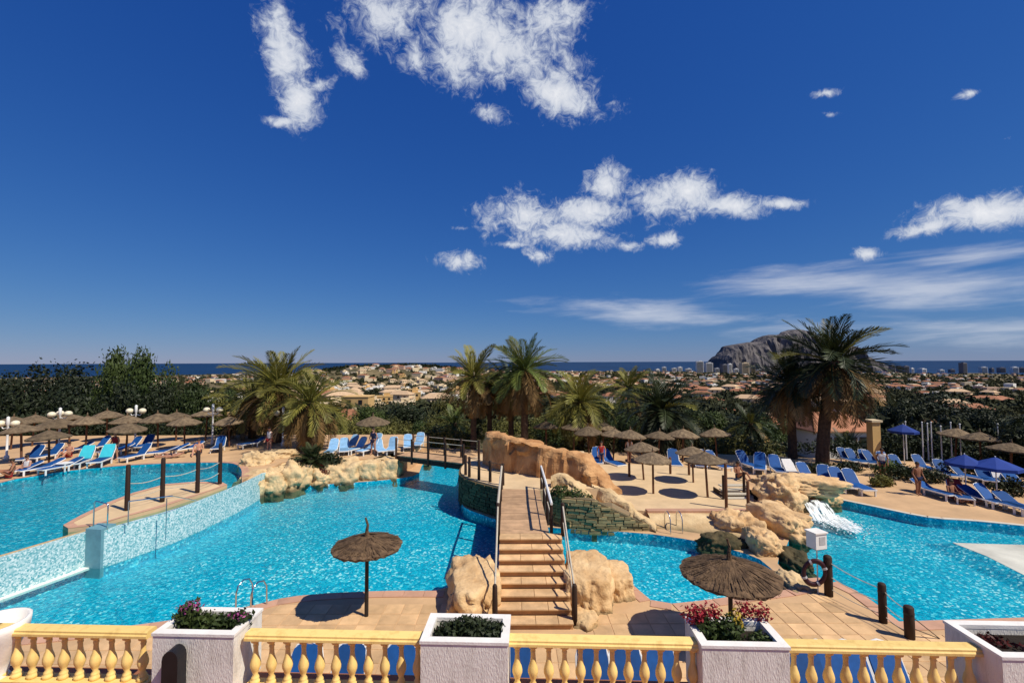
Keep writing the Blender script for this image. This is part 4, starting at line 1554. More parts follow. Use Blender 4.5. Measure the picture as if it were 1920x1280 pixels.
def far_umbrella(px, py, z, label, group, scale=1.0, dist=None):
    p = P(px, py, z) if dist is None else PD(px, py, dist)
    if first_far[0]:
        first_far[0] = False
        uf.location = p
        uf.scale = (scale,) * 3
        uf['label'], uf['group'] = label, group
        return uf
    o = copy_tree(uf, None, p, random.uniform(0, 6), [scale * random.uniform(.92, 1.08), scale * random.uniform(.92, 1.08), scale * random.uniform(.94, 1.06)], label, group)
    o.rotation_euler = (R(random.uniform(-4, 4)), R(random.uniform(-4, 4)), random.uniform(0, 6))
    return o


for (px, py), lb in zip([(1225, 925), (1327, 932), (1300, 904), (1207, 899)],
                        ['nearest the ladder', 'nearest the terrace corner post', 'on the far side, next to the right deck', 'on the far side, next to the rock wall']):
    far_umbrella(px, py, Z_TERR, 'thatched umbrella on the sand terrace, ' + lb, 'umbrellas on the sand terrace', .92)
for px, py, lb in [(40, 868, 'beside the last lamp post'), (92, 878, 'behind the small white table'), (105, 850, 'beside the three-globe lamp post'), (160, 848, 'behind the turquoise towels'),
                   (235, 858, 'behind an upright blue sunbed'), (346, 842, 'between two lamp posts'), (430, 838, 'before the ochre hut')]:
    far_umbrella(px, py, Z_UP, 'thatched umbrella on the raised deck, ' + lb, 'umbrellas behind the left pool')
for px, py in [(238, 838), (296, 838), (200, 826), (130, 830), (60, 836), (20, 842), (330, 826), (385, 826)]:
    far_umbrella(px, py, Z_UP, 'thatched umbrella in the back row of the raised deck before the dark hedge', 'back row of umbrellas behind the left pool')
far_umbrella(700, 845, Z_UP, 'flat thatched umbrella over the pale sunbeds behind the boulders', None, 1.05)
for px, py in [(1105, 862), (1075, 850), (1150, 862), (1180, 872), (1235, 868), (1280, 866), (1345, 866), (1025, 846), (1130, 846)]:
    far_umbrella(px, py, 0, 'thatched umbrella on the deck behind the rock wall and sand terrace', 'umbrellas behind the sand terrace')
for px, py in [(1840, 880), (1895, 900), (1790, 868)]:
    far_umbrella(px, py, 0, 'thatched umbrella among the sunbeds of the right deck under the dark trees', 'umbrellas on the right deck')

# bare posts on the terrace
for px, py, hpx in [(1257, 888, 30), (1292, 890, 28), (1362, 952, 80), (1180, 893, 24), (1403, 950, 46)]:
    p = P(px, py, Z_TERR)
    o = thing('terrace_post', 'bare brown wooden post standing on the sand terrace', 'post', p, 0, 'bare posts on the sand terrace')
    MB().lathe([(.07, -.05), (.075, .3), (.07, 1), (.06, 1.02)], 8).obj('shaft', 'brown_wood', o, True).scale = (1, 1, hpx * p.y / FPX)

# dark posts by the right pool, lifebuoy and white box
posts = []
for px, py, hpx, wpx, lb in [(1554, 1116, 70, 14, 'beside the lifebuoy'), (1656, 1166, 68, 13, 'at the pool corner'), (1706, 1196, 56, 16, 'with the sloping chain end')]:
    p = P(px, py, 0)
    s = p.y / FPX
    o = thing('pool_post', 'thick dark wooden post on the right pool edge, ' + lb, 'post', p, 0, 'thick dark posts by the right pool')
    h = hpx * s * 1.03
    r_ = wpx * s / 2
    MB().lathe([(r_, -.03), (r_ * 1.03, h * .5), (r_, h * .96), (r_ * .75, h)], 12).obj('shaft', 'dark_wood', o, True)
    MB().lathe([(r_ * 1.06, h * .75), (r_ * 1.06, h * .8)], 12).obj('band', 'black_metal', o)
    posts.append((p, h))
b = MB()
o0 = posts[0][0]
for f in (.85, .5, .2):
    for (p, h), (q, h2) in zip(posts, posts[1:]):
        b.tube([p.lerp(q, t / 8) + Vector((0, 0, (h + (h2 - h) * t / 8) * f - .06 * math.sin(math.pi * t / 8))) - o0 for t in range(9)], .012, 5)
tag(b.obj('rope_rail', 'rope_pale', loc=o0), 'thin ropes strung between the thick dark posts of the right pool', 'rope')
p, h = posts[2]
q = P(1762, 1198, 0)
b = MB()
for f in (.75, .35):
    b.tube([Vector((0, 0, h * f)), q - p + Vector((0, 0, .02))], .012, 5)
tag(b.obj('chain', 'rope', loc=p), 'dark chain slanting from the last post down to the deck', 'chain')

bp = P(1534, 1112, 0)
s = bp.y / FPX
bx_ = thing('service_post', 'white box on a thin pole at the right pool edge', 'box', bp)
zc = PD(1534, 1011, bp.y).z
MB().cyl((0, 0, -.02), (0, 0, zc - .2), .018, n=8).obj('pole', 'white_metal', bx_)
MB().box((0, 0, zc), (.40, .34, .46), R(14)).obj('cabinet', 'white_plastic', bx_)
MB().box((0, 0, zc + .245), (.46, .40, .04), R(14)).obj('lid', 'white_rim', bx_)
ca, sa = math.cos(R(14)), math.sin(R(14))
MB().box((.03 * ca + .172 * sa, .03 * sa - .172 * ca, zc + .02), (.22, .012, .24), R(14)).obj('front_panel', 'panel_grey', bx_)
MB().box((0, 0, zc - .24), (.38, .32, .02), R(14)).obj('base_plate', 'black_metal', bx_)
ring_c = PD(1527, 1073, bp.y - .06)
lb_ = thing('lifebuoy', 'dark lifebuoy ring hanging on the thin pole under the white box', 'lifebuoy', (ring_c.x, ring_c.y, ring_c.z))
vs, fs, mi = [], [], []
n1, n2 = 32, 10
for i in range(n1):
    a = 2 * math.pi * i / n1
    for k in range(n2):
        t = 2 * math.pi * k / n2
        r_ = .33 + .075 * math.cos(t)
        vs.append((math.cos(a) * r_ * .82, .06 * math.sin(t), math.sin(a) * r_ * 1.08))
for i in range(n1):
    for k in range(n2):
        fs.append((i * n2 + k, ((i + 1) % n1) * n2 + k, ((i + 1) % n1) * n2 + (k + 1) % n2, i * n2 + (k + 1) % n2))
rg = MB().add(vs, fs).obj('ring', 'ring_dark', lb_, True)
rg.rotation_euler = (0, R(20), R(-20))
for k in range(4):
    a = math.pi / 4 + k * math.pi / 2
    c_ = Vector((math.cos(a) * .33 * .82, 0, math.sin(a) * .33 * 1.08))
    ob = MB().cyl(c_ + Vector((-math.sin(a), 0, math.cos(a))) * -.03, c_ + Vector((-math.sin(a), 0, math.cos(a))) * .03, .079, n=10).obj('band', 'ring_band', rg)

# ------------------------------------------------------------------ sunbeds
def sunbed_proto(sling, back=45, towel=None):
    t = thing('sunbed', '', 'sunbed')
    a = R(back)
    f = MB()
    for s in (-.31, .31):
        f.box((s, .3, .32), (.05, 1.35, .06))
    f.box((0, .97, .32), (.62, .05, .06))
    f.obj('frame', 'white_plastic', t)
    for x, y in ((-.31, .85), (.31, .85), (-.31, -.25), (.31, -.25)):
        MB().box((x, y, .15), (.055, .08, .31)).obj('leg', 'white_plastic', t)
    MB().box((0, .32, .352), (.58, 1.26, .025)).obj('seat', sling, t)
    ca, sa = math.cos(a), math.sin(a)
    y0, z0 = -.32, .345
    L = .82
    th = .03

    def pt(u, w_, x):
        return (x, y0 - u * ca + w_ * sa, z0 + u * sa + w_ * ca)
    bk = MB()
    rows = [(0, .29), (.5, .29), (.74, .27), (.82, .18)]
    vs = []
    for u, hw in rows:
        vs += [pt(u, th, -hw), pt(u, th, hw), pt(u, -th * .2, hw), pt(u, -th * .2, -hw)]
    fs = []
    for k in range(3):
        for i in range(4):
            fs.append((4 * k + i, 4 * k + (i + 1) % 4, 4 * k + 4 + (i + 1) % 4, 4 * k + 4 + i))
    fs += [(3, 2, 1, 0), (12, 13, 14, 15)]
    bk.add(vs, fs).obj('backrest', sling, t)
    fr = MB()
    fr.tube([pt(0, -.01, -.31), pt(.6, -.01, -.31), pt(.8, -.01, -.24), pt(.86, -.01, 0), pt(.8, -.01, .24), pt(.6, -.01, .31), pt(0, -.01, .31)], .022, 6)
    fr.obj('back_frame', 'white_plastic', t)
    if towel:
        tw = MB()
        vs = []
        for u, hw in rows[:3] + [(.84, .25)]:
            vs += [pt(u, th + .012, -hw), pt(u, th + .012, hw)]
        vs += [pt(.84, -.05, -.25), pt(.84, -.05, .25), pt(.5, -.06, -.27), pt(.5, -.06, .27)]
        tw.add(vs, [(2 * k, 2 * k + 1, 2 * k + 3, 2 * k + 2) for k in range(5)]).obj('towel', towel, t)
    KIDS[t.name] = list(t.children)
    return t


protos = {'blue': sunbed_proto('blue_sling', 48), 'blue_low': sunbed_proto('blue_sling', 22), 'pale': sunbed_proto('pale_sling', 50), 'cyan': sunbed_proto('blue_sling', 50, 'cyan_towel'), 'upright': sunbed_proto('blue_sling', 56), 'white_towel': sunbed_proto('blue_sling', 44, 'cloth_white'), 'red_towel': sunbed_proto('blue_sling', 36, 'cloth_red')}
used_proto = set()


def sunbed(kind, p, rz, label, group=None, scale=1.0):
    pr_ = protos[kind]
    if kind not in used_proto:
        used_proto.add(kind)
        pr_.location, pr_.rotation_euler, pr_['label'] = p, (0, 0, rz), label
        pr_.scale = (scale,) * 3
        if group:
            pr_['group'] = group
        return pr_
    return copy_tree(pr_, None, p, rz, scale, label, group)


# behind the balustrade on the near deck, feet to the pool
def near_bed(pxc, lab):
    p = P(pxc, 1258, .25)
    sunbed('upright', (p.x * .97, 8.98, 0), R(180 + random.uniform(-4, 4)), lab, 'blue sunbeds behind the balustrade', 1.08)


for x in (583, 668, 758):
    near_bed(x, 'blue sunbed with raised back behind the balustrade left of the low shrub planter')
for x in (970, 1105, 1167, 1228):
    near_bed(x, 'blue sunbed with raised back behind the balustrade between shrub planter and red flowers')
for x in (1490, 1575, 1640, 1528):
    near_bed(x, 'blue sunbed with raised back behind the balustrade right of the red flowers')
for px, py, k, rz in [(75, 886, 'blue_low', 160), (112, 884, 'blue_low', 165), (255, 862, 'blue', 170), (298, 856, 'blue_low', 120), (30, 892, 'blue_low', 150), (320, 852, 'blue_low', 140), (472, 838, 'blue_low', 150), (215, 852, 'blue_low', 150), (270, 842, 'blue', 190), (180, 845, 'blue', 170), (140, 850, 'blue_low', 165), (88, 862, 'blue', 175), (55, 866, 'blue', 190), (350, 848, 'blue_low', 150), (410, 845, 'blue', 200), (240, 846, 'blue', 170)]:
    sunbed(k, P(px, py, Z_UP), R(rz), 'blue sunbed on the raised deck along the left pool', 'blue sunbeds along the left pool', .92)
for px, py, lab in [(152, 874, 'next to the low white table'), (192, 871, 'farther from the low white table')]:
    sunbed('cyan', P(px, py, Z_UP), R(200), 'sunbed with a turquoise towel on its back, ' + lab, 'sunbeds with turquoise towels', 1.05)
for px, py in [(622, 852), (645, 850), (668, 848), (690, 850), (712, 850), (735, 848), (655, 843), (700, 840), (765, 842), (785, 838)]:
    sunbed('pale', P(px, py, Z_UP), R(random.uniform(150, 215)), 'pale blue sunbed on the raised deck behind the boulders by the wooden bridge', 'pale sunbeds behind the boulders', .92)
for i, (px, py) in enumerate([(1458, 888), (1490, 898), (1520, 906), (1549, 911), (1580, 917), (1608, 921)]):
    if i == 1:
        sunbed('white_towel', P(px, py, 0), R(176), 'blue sunbed with a white towel in the row by the right pool', None, 1.05)
        continue
    sunbed('blue', P(px, py, 0), R(168 + random.uniform(-14, 14)), 'blue sunbed in the row along the far edge of the right pool', 'row of blue sunbeds by the right pool', 1.05)
for i, (px, py) in enumerate([(1590, 868), (1606, 870), (1628, 872), (1642, 874), (1664, 877), (1690, 884), (1735, 884)]):
    sunbed('blue', P(px, py, 0), R(175 + random.uniform(-10, 10)), 'blue sunbed in the back row of the right deck before the orange-roofed house', 'back row of blue sunbeds on the right deck', .95)
for i, (px, py) in enumerate([(1752, 930), (1800, 938), (1842, 944), (1872, 952), (1905, 958), (1815, 902), (1850, 906), (1880, 910), (1908, 916), (1775, 896)]):
    if i in (1, 7):
        sunbed('red_towel' if i == 1 else 'white_towel', P(px, py, 0), R(150), ('red' if i == 1 else 'white') + ' towel over a blue sunbed under the dark trees of the right deck', None, .98)
        continue
    sunbed('blue' if i % 2 else 'blue_low', P(px, py, 0), R(160 + random.uniform(-40, 40)), 'blue sunbed under the dark trees at the end of the right pool', 'blue sunbeds under the dark trees', .98)
for px, py in [(1265, 876), (1315, 878), (1345, 880), (1120, 872), (1148, 876), (1405, 880), (1425, 884)]:
    sunbed('blue', P(px, py, 0), R(random.uniform(150, 210)), 'blue sunbed on the deck beyond the sand terrace', 'blue sunbeds beyond the sand terrace', 1.1)
# low white table
t = thing('low_table', 'small white plastic table beside the turquoise-towelled sunbeds', 'table', P(121, 882, Z_UP))
MB().box((0, 0, .42), (.62, .62, .04)).obj('table_top', 'white_plastic', t)
for x in (-.27, .27):
    for y in (-.27, .27):
        MB().box((x, y, .2), (.05, .05, .41)).obj('leg', 'white_plastic', t)

# ------------------------------------------------------------------ lamps, flagpoles, parasol, sign column
def lamp(px, py, pytop, z, globes, label):
    p = P(px, py, z)
    h = PD(px, pytop, p.y).z - z
    t = thing('street_lamp', label, 'lamp', p)
    MB().lathe([(.12, 0), (.12, .25), (.06, .3), (.055, h - .5), (.085, h - .45), (.08, h), (.02, h + .05)], 10).obj('pole', 'white_metal', t, True)
    for k in range(globes):
        a = math.pi * 2 * k / globes + (.25 if globes == 3 else 0)
        c_ = Vector((math.cos(a) * .46, math.sin(a) * .46, h - .38))
        MB().tube([(0, 0, h - .62), (c_.x * .6, c_.y * .6, h - .7), (c_.x, c_.y, c_.z - .14)], .028, 6).obj('arm', 'white_metal', t)
        pr_ = [(max(.004, .23 * math.sin(q)), -.19 * math.cos(q)) for q in np.linspace(0, math.pi, 10)]
        MB().lathe(pr_, 14, c_).obj('globe', 'globe', t, True)
    return t


lamp(110, 845, 765, Z_UP, 3, 'white lamp post with three cream globes over the left umbrellas')
lamp(253, 836, 760, Z_UP, 2, 'white lamp post with two cream globes between left umbrellas')
lamp(398, 834, 758, Z_UP, 2, 'white lamp post with two cream globes near the palms')
lamp(530, 836, 764, Z_UP, 2, 'white lamp post with two cream globes standing among the palms')
lamp(12, 862, 782, Z_UP, 2, 'white lamp post with cream globes at the far end of the left pool')
for px, d_ in [(1700, 32.6), (1731, 32), (1741, 32.3), (1748, 31.8), (1766, 31.6), (1785, 31.4), (1802, 31.2), (1873, 30)]:
    p = PD(px, 850, d_)
    p.z = 0
    t = thing('flagpole', 'thin white flagpole before the dark trees on the right', 'flagpole', p, 0, 'thin white flagpoles')
    h = PD(px, random.uniform(790, 805), d_).z
    MB().cyl((0, 0, 0), (0, 0, h), .05, .035, 6).obj('mast', 'white_metal', t)
    MB().lathe([(.02, h), (.06, h + .05), (.02, h + .1)], 8).obj('finial', 'white_metal', t)


def parasol(px, py, label, r_=.85, h=2.2):
    p = P(px, py, 0)
    t = thing('parasol', label, 'parasol', p)
    b = MB()
    n = 8
    vs = [(0, 0, h + .45)] + [(math.cos(2 * math.pi * i / n) * r_, math.sin(2 * math.pi * i / n) * r_, h) for i in range(n)] + [(math.cos(2 * math.pi * i / n) * r_, math.sin(2 * math.pi * i / n) * r_, h - .15) for i in range(n)]
    b.add(vs, [(0, 1 + i, 1 + (i + 1) % n) for i in range(n)] + [(1 + i, 9 + i, 9 + (i + 1) % n, 1 + (i + 1) % n) for i in range(n)])
    b.obj('canopy', 'parasol_blue', t)
    MB().cyl((0, 0, 0), (0, 0, h + .5), .03, n=6).obj('pole', 'white_metal', t)


parasol(1696, 868, 'blue fabric parasol beside the flagpoles')
parasol(1812, 930, 'blue fabric parasol low over the sunbeds under the dark trees', .8, 1.7)
parasol(1870, 938, 'wide blue fabric parasol at the end of the right pool', 1.0, 1.7)
p = PD(1640, 868, 32)
p.z = 0
t = thing('brick_column', 'tall ochre column in front of the orange-roofed house', 'column', p)
h = PD(1640, 790, 32).z
MB().box((0, 0, h / 2), (.55, .55, h)).obj('shaft', 'wall_ochre', t)
MB().box((0, 0, h + .06), (.75, .75, .14)).obj('cap', 'wall_cream', t)

# ------------------------------------------------------------------ waterfall
def foam_mat():
    m, n, l = new_mat('falling_water')
    out = n.new('ShaderNodeOutputMaterial')
    d = n.new('ShaderNodeBsdfPrincipled')
    d.inputs['Base Color'].default_value = (.82, .88, .9, 1)
    d.inputs['Roughness'].default_value = .5
    tr = n.new('ShaderNodeBsdfTransparent')
    co = n.new('ShaderNodeTexCoord').outputs['Object']
    mp = n.new('ShaderNodeVectorMath')
    mp.operation = 'MULTIPLY'
    mp.inputs[1].default_value = (9, 2.0, 1.2)
    l.new(co, mp.inputs[0])
    t = n.new('ShaderNodeTexNoise')
    t.inputs['Scale'].default_value, t.inputs['Detail'].default_value = 1.6, 6
    l.new(mp.outputs[0], t.inputs['Vector'])
    r_ = n.new('ShaderNodeMapRange')
    r_.inputs['From Min'].default_value, r_.inputs['From Max'].default_value = .36, .58
    l.new(t.outputs[0], r_.inputs['Value'])
    mx = n.new('ShaderNodeMixShader')
    l.new(r_.outputs[0], mx.inputs[0])
    l.new(tr.outputs[0], mx.inputs[1])
    l.new(d.outputs[0], mx.inputs[2])
    l.new(mx.outputs[0], out.inputs['Surface'])


foam_mat()
wfall = thing('waterfall', 'white water pouring from the cave rocks into the right pool', 'waterfall', (14.2, 21.5, Z_WATER))
for k, (xa, wd, ya, zt) in enumerate([(-.5, .35, .0, .42), (-.12, .4, .1, .5), (.3, .35, .25, .4)]):
    vs = []
    for r_ in range(12):
        t = r_ / 11
        for i in range(7):
            u = i / 6 - .5
            x = xa + u * wd * (1 + .7 * t) + .04 * noise.noise(Vector((u * 5, t * 3, k)))
            y = ya - .75 * t - .12 * math.cos(u * 3) * t + .05 * noise.noise(Vector((u * 6, t * 5, k + 9)))
            vs.append((x, y, .14 + zt * (1 - t ** 1.8) - .14 * t))
    MB().add(vs, [(r_ * 7 + i, r_ * 7 + i + 1, (r_ + 1) * 7 + i + 1, (r_ + 1) * 7 + i) for r_ in range(11) for i in range(6)]).obj('stream', 'falling_water', wfall, True)
b = MB()
for k in range(520):
    t = random.random() ** 1.5
    c_ = P(1546 + 62 * t, 968 + 28 * t, Z_WATER)
    p = c_ + Vector((random.gauss(0, .28 + .25 * t), random.gauss(0, .3 + .2 * t), 0))
    q = random.uniform(.015, .06) * (1.15 - t * .6)
    b.lathe([(q, -.02), (q * .8, q * .22), (q * .4, q * .4), (.008, q * .45)], 6, p)
for k in range(3):
    ctr = P(1560 + 16 * k, 973 + 8 * k, Z_WATER)
    ring_ = []
    for i in range(22):
        a_ = 2 * math.pi * i / 22
        rr_ = (.75 - .1 * k) * (1 + .35 * noise.noise(Vector((math.cos(a_) * 2, math.sin(a_) * 2, k * 3))))
        ring_.append((ctr.x + math.cos(a_) * rr_ * .9, ctr.y + math.sin(a_) * rr_, Z_WATER + .008 + .004 * k))
    b.cur = 1
    b.add(ring_ + [(ctr.x, ctr.y, Z_WATER + .03 + .004 * k)], [(i, (i + 1) % 22, 22) for i in range(22)])
o = b.obj('foam', ['foam', 'falling_water'], None, True)
tag(o, 'white foam churning where the waterfall meets the right pool', 'foam', kind='stuff')

# ------------------------------------------------------------------ palms
def frond_mesh(droop, mat, seed, N=30, curl=0.0):
    g = random.Random(seed)
    pts = []
    ang_, p = 0.0, Vector((0, 0, 0))
    n = 12
    for i in range(n + 1):
        pts.append(p.copy())
        p = p + Vector((math.cos(ang_), 0, math.sin(ang_))) / n
        ang_ -= droop / n * (.4 + 1.2 * i / n)

    def at(t):
        x = t * n
        i = min(n - 1, int(x))
        return pts[i].lerp(pts[i + 1], x - i), (pts[i + 1] - pts[i]).normalized()
    b = MB()
    b.tube([pts[i] for i in range(0, n + 1, 2)], [.022 * (1 - .85 * i / n) for i in range(0, n + 1, 2)], 4)
    for k in range(N):
        t = .12 + .88 * k / (N - 1)
        c_, d = at(t)
        up = Vector((-d.z, 0, d.x))
        ln = .24 * math.sin(math.pi * min(1, .16 + t * .84)) ** .7 * g.uniform(.85, 1.1) + .03
        for s in (-1, 1):
            dr = (d * g.uniform(.85, 1.1) + Vector((0, s, 0)) * .75 + up * g.uniform(.1, .4)).normalized()
            tip = c_ + dr * ln + Vector((0, 0, -.05 * ln * 3))
            wv = d * .017
            mid = c_.lerp(tip, .5)
            b.add([c_ - wv * .6, mid - wv, tip, mid + wv], [(0, 1, 2, 3)])
    return b.mesh('frond', mat)


FR = {}
for mat in ('frond_green', 'frond_olive', 'frond_dark', 'frond_dead'):
    FR[mat] = [frond_mesh(dr, mat, i * 7 + len(mat)) for i, dr in enumerate((.5, .9, 1.3, 1.7))]


def palm(label, px, pyc, rpx, dist, zbase, mat, n=52, lean=(0, 0), seed=0, dead=.2, trunk_r=.26, name='palm_tree', minel=-55, thick=1.0, droop=0):
    """crown centre at pixel (px, pyc) at distance dist, crown radius rpx"""
    g = random.Random(seed)
    c_ = PD(px, pyc, dist)
    rad = rpx * dist / FPX
    bx, by = c_.x - lean[0], c_.y - lean[1]
    t = thing(name, label, 'palm tree', (bx, by, zbase))
    H = c_.z - zbase
    pts, rs = [], []
    for i in range(13):
        f = i / 12
        pts.append((lean[0] * f ** 1.4, lean[1] * f ** 1.4, H * f))
        bulge = 1 + .55 * max(0, (f - .8) / .2) if H > 2 else 1.3
        rs.append(trunk_r * (1.2 - .35 * f) * bulge * (1 + .06 * (i % 2)))
    MB().tube(pts, rs, 12).obj('trunk', 'palm_trunk', t)
    top = Vector((lean[0], lean[1], H))
    for k in range(n):
        f = (k + .5) / n
        el = 82 - (82 - minel) * f ** .85 + g.uniform(-7, 7)
        az = k * 2.39996 + g.uniform(-.2, .2)
        L = rad * g.uniform(.9, 1.12) * (.82 if el > 60 else 1.0)
        mm = mat
        if el < -15 and g.random() < dead * 2.2:
            mm = 'frond_dead'
        elif g.random() < dead * .3:
            mm = 'frond_olive'
        idx = 0 if el > 55 else (1 if el > 20 else (2 if el > -15 else 1))
        idx = min(3, max(0, idx + droop + (1 if g.random() < .3 else 0)))
        o = put('frond', FR[mm][idx], t, top + Vector((math.cos(az), math.sin(az), 0)) * .12 + Vector((0, 0, -.25 * f)), None, (L, L * thick, L))
        o.rotation_euler = (Matrix.Rotation(az, 3, 'Z') @ Matrix.Rotation(-R(el), 3, 'Y') @ Matrix.Rotation(g.uniform(-.4, .4), 3, 'X')).to_euler()
    return t


palm('sunlit date palm behind the raised deck with the standing person', 522, 722, 92, 34, .9, 'frond_olive', 60, seed=1, dead=.3, minel=-62)
palm('date palm with long brownish drooping fronds beside the boulders', 582, 752, 86, 31, 1.0, 'frond_olive', 52, seed=2, dead=.55, minel=-70, droop=1)
palm('low shaggy palm left of the sunlit date palm', 474, 755, 72, 36, .6, 'frond_olive', 40, seed=3, dead=.4, minel=-60)
palm('tall palm with a slim crown behind the wooden bridge', 888, 705, 72, 37, -1, 'frond_olive', 46, seed=4, dead=.45, minel=-65, trunk_r=.22)
palm('slim palm trunk with ragged crown close beside the tall palm', 918, 728, 52, 39, -1.5, 'frond_green', 36, seed=14, dead=.5, minel=-70, trunk_r=.2)
palm('tallest green palm behind the rock wall', 983, 692, 82, 36, -1, 'frond_green', 58, seed=5, dead=.3, minel=-60, trunk_r=.26)
palm('second palm trunk in the clump behind the rock wall', 958, 718, 58, 38, -1.5, 'frond_green', 38, seed=15, dead=.45, minel=-70, trunk_r=.22)
palm('yellowish open palm behind the umbrellas right of the rock wall', 1088, 752, 84, 37, -1, 'frond_olive', 46, seed=6, dead=.2, minel=-48, droop=1)
palm('small yellow-green palm beyond the open palm', 1180, 725, 52, 50, -2.4, 'frond_olive', 40, seed=7, dead=.2)
palm('dark bushy palm behind the sand terrace', 1240, 765, 90, 36, -1, 'frond_dark', 62, seed=8, dead=.08, minel=-60)
palm('big dark date palm towering over the right deck', 1560, 676, 112, 31, -.1, 'frond_dark', 66, lean=(.9, 0), seed=9, dead=.30, minel=-58, trunk_r=.34)
palm('dark palm standing left of the big date palm', 1482, 716, 84, 33, -.2, 'frond_dark', 56, seed=10, dead=.15, minel=-55, trunk_r=.26)
palm('low fan of palm fronds in front of the orange-roofed house', 1588, 842, 48, 38, -.2, 'frond_dark', 36, seed=11, dead=.1, minel=0, trunk_r=.25, name='young_palm')
palm('dark sago palm among the boulders above the main pool', 585, 858, 36, 27.5, .85, 'frond_dark', 46, seed=12, dead=0, minel=-25, trunk_r=.2, name='sago_palm', thick=1.5)
palm('young palm below the open palm by the rock wall', 850, 792, 40, 42, -2, 'frond_green', 34, seed=13, dead=.1, minel=-30)
palm('small palm in the garden below the right deck', 1405, 792, 48, 44, -2, 'frond_dark', 36, seed=16, dead=.15, minel=-40)

# shrubs of the rock gardens
p = P(592, 897, .3)
plant('dark red leafy bedding below the sago palm', (p.x, p.y + .5, .45), [(-.7, 0, .15, .6, .4, .28), (.2, -.1, .12, .7, .4, .26), (-.1, .3, .3, .8, .4, .3)], 1400, .07, 'leaf_red', 51)
plant('dark green shrub round the sago palm trunk', (p.x - .1, p.y + 1.1, .8), [(-.6, 0, .3, .7, .5, .5), (.5, 0, .3, .6, .5, .5), (1.1, .1, .1, .5, .4, .4)], 1800, .08, 'leaf_dark', 52)
plant('grey-green shrub spilling over the stone wall beside the footbridge', (2.3, 20.0, 1.0), [(-.25, 0, .25, .45, .4, .42), (.45, -.05, .15, .5, .4, .36), (.9, 0, .0, .3, .3, .28)], 1600, .065, 'leaf_mid', 53)


# ------------------------------------------------------------------ trees
def tree_meshes(kind, mat, seed):
    g = random.Random(seed)
    ell = []
    for k in range(13):
        a = g.uniform(0, 6.28)
        r_ = g.uniform(.15, .68)
        ell.append((math.cos(a) * r_, math.sin(a) * r_, .42 + g.uniform(-.22, .34) * (1 - .35 * r_), g.uniform(.24, .38), g.uniform(.24, .38), g.uniform(.14, .24)))
    ell.append((0, 0, .55, .5, .5, .32))
    crown = quads_mesh('crown', leaf_cloud(9000, ell, .040, seed, .5), mat)
    b = MB()
    b.tube([(0, 0, -.05), (.01, .01, .15), (-.01, .02, .4), (.02, 0, .6)], [.045, .036, .026, .012], 8)
    for e in ell[:7]:
        b.tube([(0, 0, .2), (e[0] * .5, e[1] * .5, .2 + (e[2] - .2) * .6), (e[0], e[1], e[2])], [.02, .013, .005], 5)
    return crown, b.mesh('trunk', 'bark')


TREES = [tree_meshes('a', 'leaf_dark', 61), tree_meshes('b', 'leaf_dark', 62), tree_meshes('c', 'leaf_mid', 63), tree_meshes('d', 'leaf_olive', 64)]


def tree_px(px, pytop, dist, rpx, kind, label, group=None, zb=None):
    c_ = PD(px, pytop, dist)
    zb = float(ground(c_.x, c_.y)) if zb is None else zb
    t = thing('tree', label, 'tree', (c_.x, c_.y, zb), random.uniform(0, 6.28), group)
    s, h = rpx * dist / FPX / .88, (c_.z - zb) / .92
    cr, tk = TREES[kind]
    put('trunk', tk, t, None, None, (s * .8, s * .8, h))
    put('crown', cr, t, None, None, (s, s, h))
    return t


left = [(25, 690, 52, 62, 0), (95, 680, 50, 62, 1), (150, 670, 56, 60, 0), (208, 655, 50, 48, 2), (277, 655, 48, 46, 2), (60, 715, 44, 66, 1), (140, 712, 44, 66, 0), (225, 712, 44, 60, 1), (300, 705, 44, 50, 0), (355, 712, 44, 48, 2), (-30, 700, 48, 60, 0)]
for a in left:
    tree_px(*a[:4], a[4], 'dense dark tree behind the umbrellas of the left pool' if a[4] < 2 else 'green broadleaf tree rising above the dark trees on the left', 'trees behind the left pool' if a[4] < 2 else 'green trees on the left')
for a in [(405, 722, 46, 46, 3), (445, 730, 48, 42, 2), (640, 770, 52, 36, 3), (700, 762, 62, 44, 2), (770, 752, 66, 52, 0), (735, 775, 52, 34, 3), (830, 768, 56, 40, 3), (845, 730, 75, 36, 3), (940, 778, 48, 40, 3), (1040, 762, 52, 40, 3), (1060, 730, 80, 40, 3),
          (1135, 742, 62, 44, 2), (1170, 775, 46, 46, 2), (1290, 765, 60, 44, 2), (1335, 772, 50, 46, 2), (1385, 782, 48, 46, 0), (1425, 775, 56, 48, 2), (1340, 800, 44, 36, 3), (1030, 785, 44, 36, 2), (790, 790, 46, 30, 2), (620, 792, 44, 26, 3), (665, 786, 47, 30, 3), (715, 792, 44, 28, 3), (760, 786, 50, 30, 3), (815, 790, 44, 30, 3), (870, 782, 48, 32, 3), (1010, 772, 50, 36, 3), (1065, 790, 45, 32, 3), (1130, 792, 43, 30, 3), (1205, 790, 44, 34, 3), (1275, 795, 43, 34, 3), (1315, 782, 50, 36, 3), (1375, 805, 42, 30, 3), (1440, 800, 44, 36, 2)]:
    tree_px(*a[:4], a[4], ('dark', 'dark', 'mid green', 'olive')[a[4]] + ' garden tree on the slope just beyond the pool decks', ('dark', 'dark', 'green', 'olive')[a[4]] + ' garden trees beyond the decks')
